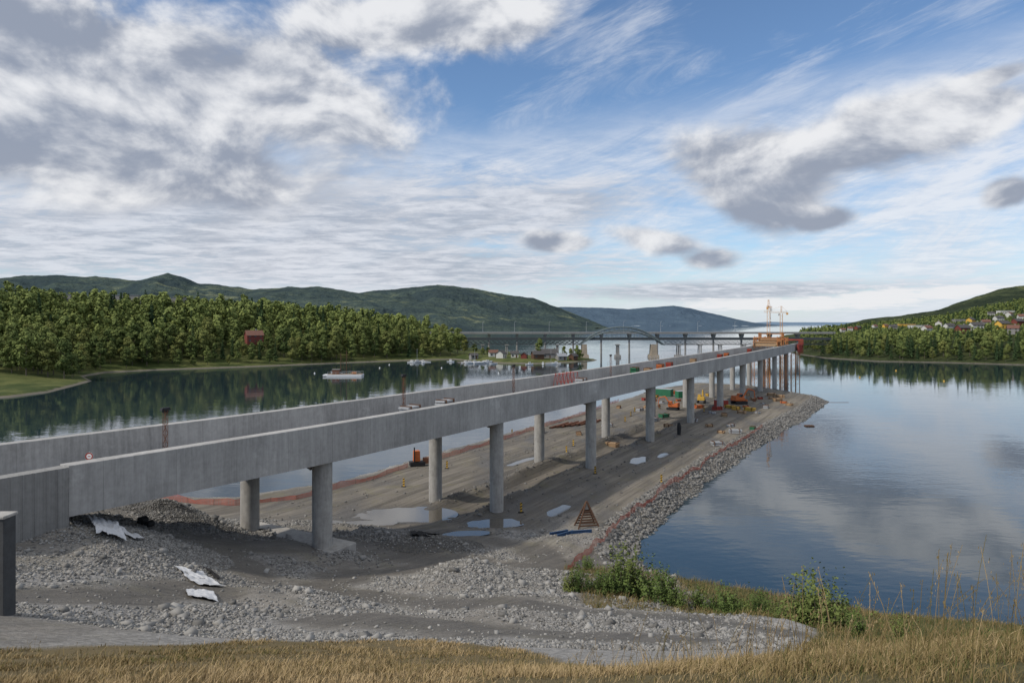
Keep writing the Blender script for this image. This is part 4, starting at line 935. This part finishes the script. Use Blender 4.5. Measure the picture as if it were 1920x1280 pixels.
# ---------------------------------------------------------------- stones
cube=np.array([(x_,y_,z_) for z_ in(-1,1) for x_,y_ in((-1,-1),(1,-1),(1,1),(-1,1))],float)*0.62
cuf=np.array([(3,2,1,0),(4,5,6,7),(0,1,5,4),(1,2,6,5),(2,3,7,6),(3,0,4,7)])
def stones(name,P,size,label,tl=0.0,th=1.0):
    n_=len(P); nb=8
    V=cube[None]*(1+rng.uniform(-0.4,0.4,(n_,nb,1)))*size[:,None,None]*rng.uniform(0.5,1.25,(n_,1,3))
    for ax in((1,2),(0,1),(0,2)):
        a=rng.random(n_)*6.283; c,s_=np.cos(a)[:,None],np.sin(a)[:,None]; W=V.copy()
        W[...,ax[0]]=V[...,ax[0]]*c-V[...,ax[1]]*s_; W[...,ax[1]]=V[...,ax[0]]*s_+V[...,ax[1]]*c; V=W
    V[...,2]*=0.75
    z=gz(P[:,0],P[:,1])+size*0.12; V+=np.column_stack([P,z])[:,None]
    Fc=(cuf[None]+np.arange(n_)[:,None,None]*nb).reshape(-1,4)
    o=mesh_np(name,V.reshape(-1,3),Fc,M['rock'],tint=np.repeat(rng.uniform(tl,th,n_),nb)); o['kind']='stuff'; tag(o,label,'rocks'); return o
def along(pts,n_,off0,off1,pw=1.5):
    pts=np.array(pts,float); seg=np.hypot(*(pts[1:]-pts[:-1]).T); cum=np.concatenate([[0],np.cumsum(seg)])
    w=rng.random(n_)**pw*cum[-1]; i=np.clip(np.searchsorted(cum,w)-1,0,len(seg)-1); u=(w-cum[i])/seg[i]
    p=pts[i]+(pts[i+1]-pts[i])*u[:,None]; d=(pts[i+1]-pts[i])/seg[i][:,None]; nn=np.stack([-d[:,1],d[:,0]],1)
    return p+nn*rng.uniform(off0,off1,n_)[:,None]
edge=[(12.3,66.5),(14.2,77),(26.2,98.6),(44.4,129),(66,162),(82,186),(99.5,216),(96,239),(88,262)]
P=along(edge,17000,-1.0,4.2); stones('riprap',P,rng.uniform(0.08,0.26,len(P))*rng.uniform(0.6,1.6,len(P)),'grey blasted rock slope along the causeway edge',0.0,0.62)
P=along([(72,272),(50,245),(17,181),(-6.6,140),(-19,117),(-27,102),(-38,94),(-50,93)][::-1],3000,-1.5,1.2); stones('riprap',P,rng.uniform(0.1,0.3,len(P)),'grey stones along the water edge of the causeway',0.1,0.6)
P=np.stack([rng.uniform(-34,14,220000),22+rng.random(220000)*58],1)
P=P[np.abs(P[:,0]/P[:,1])<0.86]; g_=grassness(P[:,0],P[:,1]); rd=roadd(P[:,0],P[:,1]); mot=fbm(P[:,0]/5,P[:,1]/5,45)*3.6+0.6
keep=(g_<0.4)&(rng.random(len(P))<np.clip(mot,0.08,1)*np.clip((rd-1.8)/2,0.04,1)*np.clip((78-P[:,1])/15,0,1))
P=P[keep][:65000]; sz=rng.uniform(0.025,0.085,len(P))*(0.75+P[:,1]/70); big_=rng.random(len(P))<0.03; sz[big_]*=rng.uniform(1.6,3.4,big_.sum())
stones('gravel',P,sz,'pale crushed gravel covering the slope below the bridge',0.05,1.0)
P=np.stack([rng.uniform(-30,40,9000),rng.uniform(76,170,9000)],1); s1,t1=bst(P[:,0],P[:,1])
keep=(((np.abs(t1+1.6)<1.0)|(np.abs(t1+8)<1.0))&(s1>22)&(s1<115)|((rng.random(len(P))<0.14)&(inside_dist(NEAR,P[:,0],P[:,1])>4)))&(pudf(P[:,0],P[:,1])<0.2)
P=P[keep]; stones('rubble',P,rng.uniform(0.06,0.26,len(P)),'dug rubble and stones between the pier rows',0.0,0.5)
for i,(mx_,my_,r,h) in enumerate(MOUNDS[:6]):
    a=rng.random(2500)*6.283; rr=np.sqrt(rng.random(2500))*r*1.3; P=np.stack([mx_+rr*np.cos(a),my_+rr*np.sin(a)],1)
    dk=i in(0,1,2,3); stones('gravel',P,rng.uniform(0.035,0.12,2500),'heap of %s crushed stone'%('dark' if dk else 'pale'),0.0 if dk else 0.2,0.22 if dk else 0.9)
# ---------------------------------------------------------------- grass
def blades(P,Lh,W,tint,name,label,bend=0.6):
    n_=len(P); z=gz(P[:,0],P[:,1])-0.03; a=rng.random(n_)*6.283; d=np.stack([np.cos(a),np.sin(a)],1)
    wa=rng.normal(0.3,1.5,n_); wd=np.stack([np.cos(wa),np.sin(wa)],1); bn=(bend*rng.uniform(0.1,1.6,n_)*Lh)[:,None]
    B=np.column_stack([P,z]); W2=np.column_stack([d*W[:,None],np.zeros(n_)])
    mid=B+np.column_stack([wd*bn*0.35,Lh*0.6]); top=B+np.column_stack([wd*bn,Lh*0.92])
    V=np.stack([B-W2,B+W2,mid-W2*0.75,mid+W2*0.75,top-W2*0.2,top+W2*0.2],1).reshape(-1,3)
    k=np.arange(n_)[:,None]*6; Fc=np.concatenate([k+np.array([[0,1,3,2]]),k+np.array([[2,3,5,4]])])
    o=mesh_np(name,V,Fc,M['grass'],tint=np.repeat(tint,6)); o['kind']='stuff'; tag(o,label,'grass'); return o
n_=320000; yy=3+27*rng.random(n_)**1.5; xx=rng.uniform(-0.92,0.92,n_)*yy+rng.uniform(-1,1,n_); P=np.stack([xx,yy],1)
gr=grassness(P[:,0],P[:,1]); patch=fbm(P[:,0]/1.0,P[:,1]/1.0,71); patch2=fbm(P[:,0]/3.5,P[:,1]/3.5,72)
keep=(gr>0.5)&(rng.random(n_)<np.clip(0.5+patch*3.0,0.08,1)); P=P[keep];patch=patch[keep];patch2=patch2[keep]
greenf=np.clip((P[:,0]/P[:,1]+0.0)*1.4,0,1)
tint=np.clip(rng.normal(0.64,0.24,len(P))-greenf*0.26+patch*0.6+patch2*1.0,0,1)
Lh=rng.uniform(0.03,0.12,len(P))*(1+0.6*greenf)*(1+patch*1.6); tall=rng.random(len(P))<0.025; Lh[tall]*=2.2
blades(P,Lh,0.0018+0.00050*P[:,1]*rng.uniform(0.5,1.2,len(P)),tint,'grass','dry golden and green grass covering the near slope')
n_=90000; P=np.stack([rng.uniform(3,42,n_),rng.uniform(16,60,n_)],1); keep=(grassness(P[:,0],P[:,1])>0.5)|((P[:,0]>4.5)&(P[:,1]>39.5)&(P[:,1]<60)); P=P[keep]
pt=fbm(P[:,0]/1.5,P[:,1]/1.5,73)
blades(P,rng.uniform(0.10,0.50,len(P))*(1+pt*1.6)*np.where(P[:,1]<34,0.6,1.0),np.full(len(P),0.014),np.clip(rng.normal(0.28,0.25,len(P))+pt*0.9,0,1),'grass','green and yellow rough grass on the bank')
def stems(n_,xr,yr,hr,name,label,w=0.0026):
    Vs=[];Fs=[];Ts=[];o=0
    xx=rng.uniform(*xr,n_); yy=rng.uniform(*yr,n_); zz=gz(xx,yy)
    for i in range(n_):
        h=rng.uniform(*hr)*rng.uniform(0.6,1); a=rng.normal(0.3,1.2); lean=rng.uniform(0.05,0.45)*h; t_=float(np.clip(rng.normal(0.55,0.2),0.1,1)); pts=[]
        for k in range(5):
            u=k/4; pts.append(np.array([xx[i]+math.cos(a)*lean*u*u,yy[i]+math.sin(a)*lean*u*u,zz[i]+h*u*(1-0.06*u)]))
        for p,q in zip(pts[:-1],pts[1:]):
            for ax in (np.array([w,0,0]),np.array([0,w,0])):
                Vs+= [p-ax,p+ax,q+ax*0.8,q-ax*0.8]; Fs.append([o,o+1,o+2,o+3]); o+=4; Ts+=[t_]*4
        for k in range(rng.integers(8,26)):
            u=rng.uniform(0.68,1.02); k4=min(u*4,3.999); j=int(k4); c=pts[j]+(pts[j+1]-pts[j])*(k4-j)
            sp=0.05*h*(1.05-u)*3+0.006; c=c+rng.normal(size=3)*sp*0.6; s_=rng.uniform(0.004,0.011); r=rng.normal(size=3);r/=np.linalg.norm(r)
            up=np.array([0,0,1.0])*s_*1.6
            Vs+=[c-r*s_*0.6,c-up,c+r*s_*0.6,c+up]; Fs.append([o,o+1,o+2,o+3]); o+=4; Ts+=[min(1,t_+0.1)]*4
    ob=mesh_np(name,np.array(Vs),np.array(Fs),M['grass'],tint=Ts); ob['kind']='stuff'; tag(ob,label,'grass')
stems(75,(2.8,5.8),(4.8,7.5),(0.8,1.5),'tall_grass','tall dry seeded grass stems on the slope',0.003)
stems(40,(1.8,4.0),(5.5,8.0),(0.5,1.1),'tall_grass','tall dry seeded grass stems on the slope',0.003)
stems(240,(1.5,13),(8,17),(0.3,0.95),'tall_grass','tall dry seeded grass stems on the slope',0.0035)
stems(100,(-12,2),(7,18),(0.2,0.4),'tall_grass','short dry seeded grass stems on the slope')
# ---------------------------------------------------------------- shrubs
def shrub(h,rad,ntw):
    C=[];N=[];T=[]
    for k in range(ntw):
        a=rng.random()*6.283; l=h*rng.uniform(0.35,1.1); sp=rad*rng.uniform(0.1,1.0); b0=rng.normal(size=2)*rad*0.45; t0=rng.uniform(0.1,0.6)
        for j in range(24):
            u=rng.uniform(0.12,1.0); off_=rng.normal(size=3)*0.09*(1.15-u*0.7)
            C.append([b0[0]+math.cos(a)*sp*u**1.4+off_[0],b0[1]+math.sin(a)*sp*u**1.4+off_[1],l*u+off_[2]]); N.append([math.cos(a)*0.5+rng.normal()*0.6,math.sin(a)*0.5+rng.normal()*0.6,0.8]); T.append(t0*0.6+0.45*u+rng.normal()*0.05)
    C=np.array(C);N=np.array(N); V,Fq=quads(C,N,0.048*rng.uniform(0.6,1.4,len(C))); return V,Fq,np.repeat(np.clip(T,0,1),4)
bm_=[crown_mesh('crown',*shrub(*a),M['bush']) for a in ((1.8,0.8,70),(2.6,0.75,85),(1.3,1.1,70),(2.2,1.0,90))]
st_=MB()
for k in range(7):
    a=k*0.9; st_.cyl((0,0,-0.2),(math.cos(a)*0.5,math.sin(a)*0.5,1.5),0.03,0.01,5)
so=st_.make('stems',M['bark']); sm=so.data; bpy.data.objects.remove(so)
sh=[(1068,46,0.75),(1085,46,0.8),(1112,47,0.9),(1135,47,0.9),(1155,47,1.1),(1172,48,1.4),(1192,48,1.65),(1250,46,1.15),(1275,45,0.8),(1310,46,0.65),(1335,45,0.9),(1365,44,0.95),(1400,44,0.7),(1425,43,0.8),(1455,42,0.7),(1480,41,0.8),(1505,40,1.1),(1522,39.5,1.45),(1545,39,1.6),(1562,38,1.1),(1610,36,0.7),(1690,36,0.7),(1790,34,0.7),(1870,33,0.7),(1103,60,0.7),(1225,50,0.6),(1380,47,0.6),(1440,46,0.7),(1490,44,0.7),(1530,41,1.2)]
for i,(px_,Y_,s_) in enumerate(sh):
    x=wx(px_,Y_); e=bpy.data.objects.new('shrub',None); COL.objects.link(e); e.location=(x,Y_,gi(x,Y_)-0.1); e.scale=(s_,s_,s_); e.rotation_euler[2]=random.random()*6
    for nm_,me in(('crown',bm_[i%4]),('stems',sm)):
        a=bpy.data.objects.new(nm_,me); COL.objects.link(a); a.parent=e
    tag(e,'leafy green willow shrub growing on the bank near the water','shrub','shrubs on the bank')
# ---------------------------------------------------------------- sun and sky
SUN_AZ=math.radians(-118); SUN_EL=math.radians(42)
sd=Vector((math.sin(SUN_AZ)*math.cos(SUN_EL),math.cos(SUN_AZ)*math.cos(SUN_EL),math.sin(SUN_EL)))
L=bpy.data.lights.new('sun','SUN'); L.energy=2.8; L.angle=math.radians(2.0); L.color=(1.0,0.92,0.80)
so=bpy.data.objects.new('sun',L); COL.objects.link(so); so.rotation_euler=sd.to_track_quat('Z','Y').to_euler(); so.location=(0,0,100)
w=bpy.data.worlds.new('World'); scn.world=w; w.use_nodes=True; nt=w.node_tree; bg=nt.nodes['Background']; STR=0.13
sky=nt.nodes.new('ShaderNodeTexSky'); sky.sky_type='NISHITA'; sky.sun_disc=False; sky.sun_elevation=SUN_EL; sky.sun_rotation=SUN_AZ; sky.altitude=200; sky.air_density=1.0; sky.dust_density=0.4; sky.ozone_density=2.5
tc=nt.nodes.new('ShaderNodeTexCoord'); sp=nt.nodes.new('ShaderNodeSeparateXYZ'); nt.links.new(tc.outputs['Generated'],sp.inputs[0])
dx,dy,dz=[E(nt,sp.outputs[i]) for i in range(3)]
az=dx._m('ARCTAN2',dx,dy); el=dz._m('ARCSINE',dz); ae=comb(nt,az,el)
def dirpt(px_,py_):
    a=math.atan((px_-960)/F); return a, math.atan((607-py_)/F*math.cos(a))
def ell(vec,lst,sm_=0.25):
    cur=None
    for (px_,py_,rx,ry,rot) in lst:
        a,e_=dirpt(px_,py_); mp=nt.nodes.new('ShaderNodeMapping'); mp.vector_type='TEXTURE'
        mp.inputs['Location'].default_value=(a,e_,0); mp.inputs['Rotation'].default_value=(0,0,math.radians(rot)); mp.inputs['Scale'].default_value=(rx/F,ry/F,1)
        nt.links.new(vec,mp.inputs[0]); vm=nt.nodes.new('ShaderNodeVectorMath'); vm.operation='LENGTH'; nt.links.new(mp.outputs[0],vm.inputs[0])
        l=E(nt,vm.outputs['Value']); cur=l if cur is None else cur._m('SMOOTH_MIN',cur,l,sm_)
    return 1.0-cur
def off(dx_,dy_):
    a=nt.nodes.new('ShaderNodeVectorMath'); a.operation='ADD'; nt.links.new(ae,a.inputs[0]); a.inputs[1].default_value=(dx_,dy_,0); return a.outputs[0]
CUM=[(100,130,640,190,0),(40,265,640,105,0),(500,180,290,120,-10),(820,40,350,75,4),
     (1420,310,175,90,-8),(1620,265,260,80,12),(1820,215,190,50,12),(1440,380,100,70,-10),(1540,412,75,26,5),(1230,450,140,34,-15),(1335,485,72,28,0),(1045,452,85,26,0),(1895,360,42,30,0),(1850,150,90,22,10)]
n0=noise(nt,mapping(nt,ae,(1,1.5,1)),6.0,10,0.58,0.25)
n1=noise(nt,mapping(nt,off(-0.012,0.022),(1,1.5,1)),6.0,6,0.55,0.25)
soft=noise(nt,mapping(nt,ae,(1,2.2,1)),3.2,4,0.5,0.2)
D0=ell(ae,CUM)+(n0-0.5)*1.9
alpha=D0.ss(-0.02,0.48)
dark=ell(ae,[(20,285,720,75,0),(430,100,220,45,10),(90,50,220,40,0),(1440,390,140,75,0),(1540,414,90,34,0),(1580,335,190,38,12),(1290,482,130,30,-10),(1895,368,55,36,0),(1040,460,80,20,0)]).ss(-0.3,0.9)
lit=((n0-n1)*3.4+0.58-dark*0.40-D0.ss(0.5,1.7)*0.14+(n0-0.5)*0.5+(soft-0.5)*1.1).ss(0.0,1.0)
cumc=mixc(nt,lit,(2.35,2.65,3.3),(6.5,6.55,6.7))
zc_=dz.mx(0.0)+0.06
pv=comb(nt,dx/zc_,dy/zc_)
ci=noise(nt,mapping(nt,mapping(nt,ae,(1,1,1),-17),(2.6,17,1)),1.0,10,0.70,0.9)
alt=noise(nt,mapping(nt,pv,(1,1.3,1)),2.4,8,0.7,0.3)
nl=noise(nt,ae,3.0,4,0.5)
lin_=el-az*0.0915-0.268+(nl-0.5)*0.14+(ci-0.5)*0.16
below=lin_.ss(0.035,-0.045)
cover=(below*((ci-0.5)*2.4+(alt-0.5)*1.0+(nl-0.5)*1.6+0.74).mx(0.0).mn(1.0)+(1.0-below)*((ci-0.5)*2.0+(nl-0.5)*2.2+0.10).ss(0.0,0.7)*0.65).mn(1.0)
sheet=ell(ae,[(460,430,680,95,6),(700,500,500,52,0),(1350,545,350,20,0),(950,400,330,60,6)])+(alt-0.5)*1.7+(n0-0.5)*1.2
shA=sheet.ss(-0.2,0.5)
thc=mixc(nt,(alt*0.5+ci*0.5).ss(0.38,0.62),(4.4,4.9,5.8),(6.2,6.4,6.8))
skyt=nt.nodes.new('ShaderNodeMix'); skyt.data_type='RGBA'; skyt.blend_type='MULTIPLY'; skyt.inputs[0].default_value=1; nt.links.new(sky.outputs[0],skyt.inputs[6]); skyt.inputs[7].default_value=(0.85,0.95,1.03,1)
c=mixc(nt,cover*0.88,skyt.outputs[2],thc)
c=mixc(nt,el.ss(0.09,0.0)*0.5,c,(4.9,5.4,6.1))
c=mixc(nt,shA*0.85,c,mixc(nt,(alt*0.6+n0*0.2+soft*0.2).ss(0.40,0.60),(3.1,3.4,4.0),(5.4,5.6,6.1)))
wc=ell(ae,[(1640,560,100,20,3),(1460,570,190,14,0),(1780,548,90,12,4)])+(alt-0.5)*2.0+(n0-0.5)
c=mixc(nt,wc.ss(0.0,0.4)*0.85,c,(6.6,6.6,6.7))
c=mixc(nt,alpha*0.95,c,cumc)
c=mixc(nt,el.ss(0.50,0.80)*(0.5+nl*0.7).mn(1.0),c,(6.8,6.8,6.8))  # white overcast added overhead, out of view, to lift and whiten ambient light
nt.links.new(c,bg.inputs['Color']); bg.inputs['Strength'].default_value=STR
# ---------------------------------------------------------------- camera
cam=bpy.data.cameras.new('camera'); co=bpy.data.objects.new('camera',cam); COL.objects.link(co)
co.location=(0,0,H); co.rotation_euler=(math.radians(90),0,0); cam.lens=24; cam.sensor_width=36; cam.shift_y=-33/1920; cam.clip_start=0.1; cam.clip_end=100000
scn.camera=co
scn.view_settings.view_transform='Standard'; scn.view_settings.look='None'; scn.view_settings.exposure=0
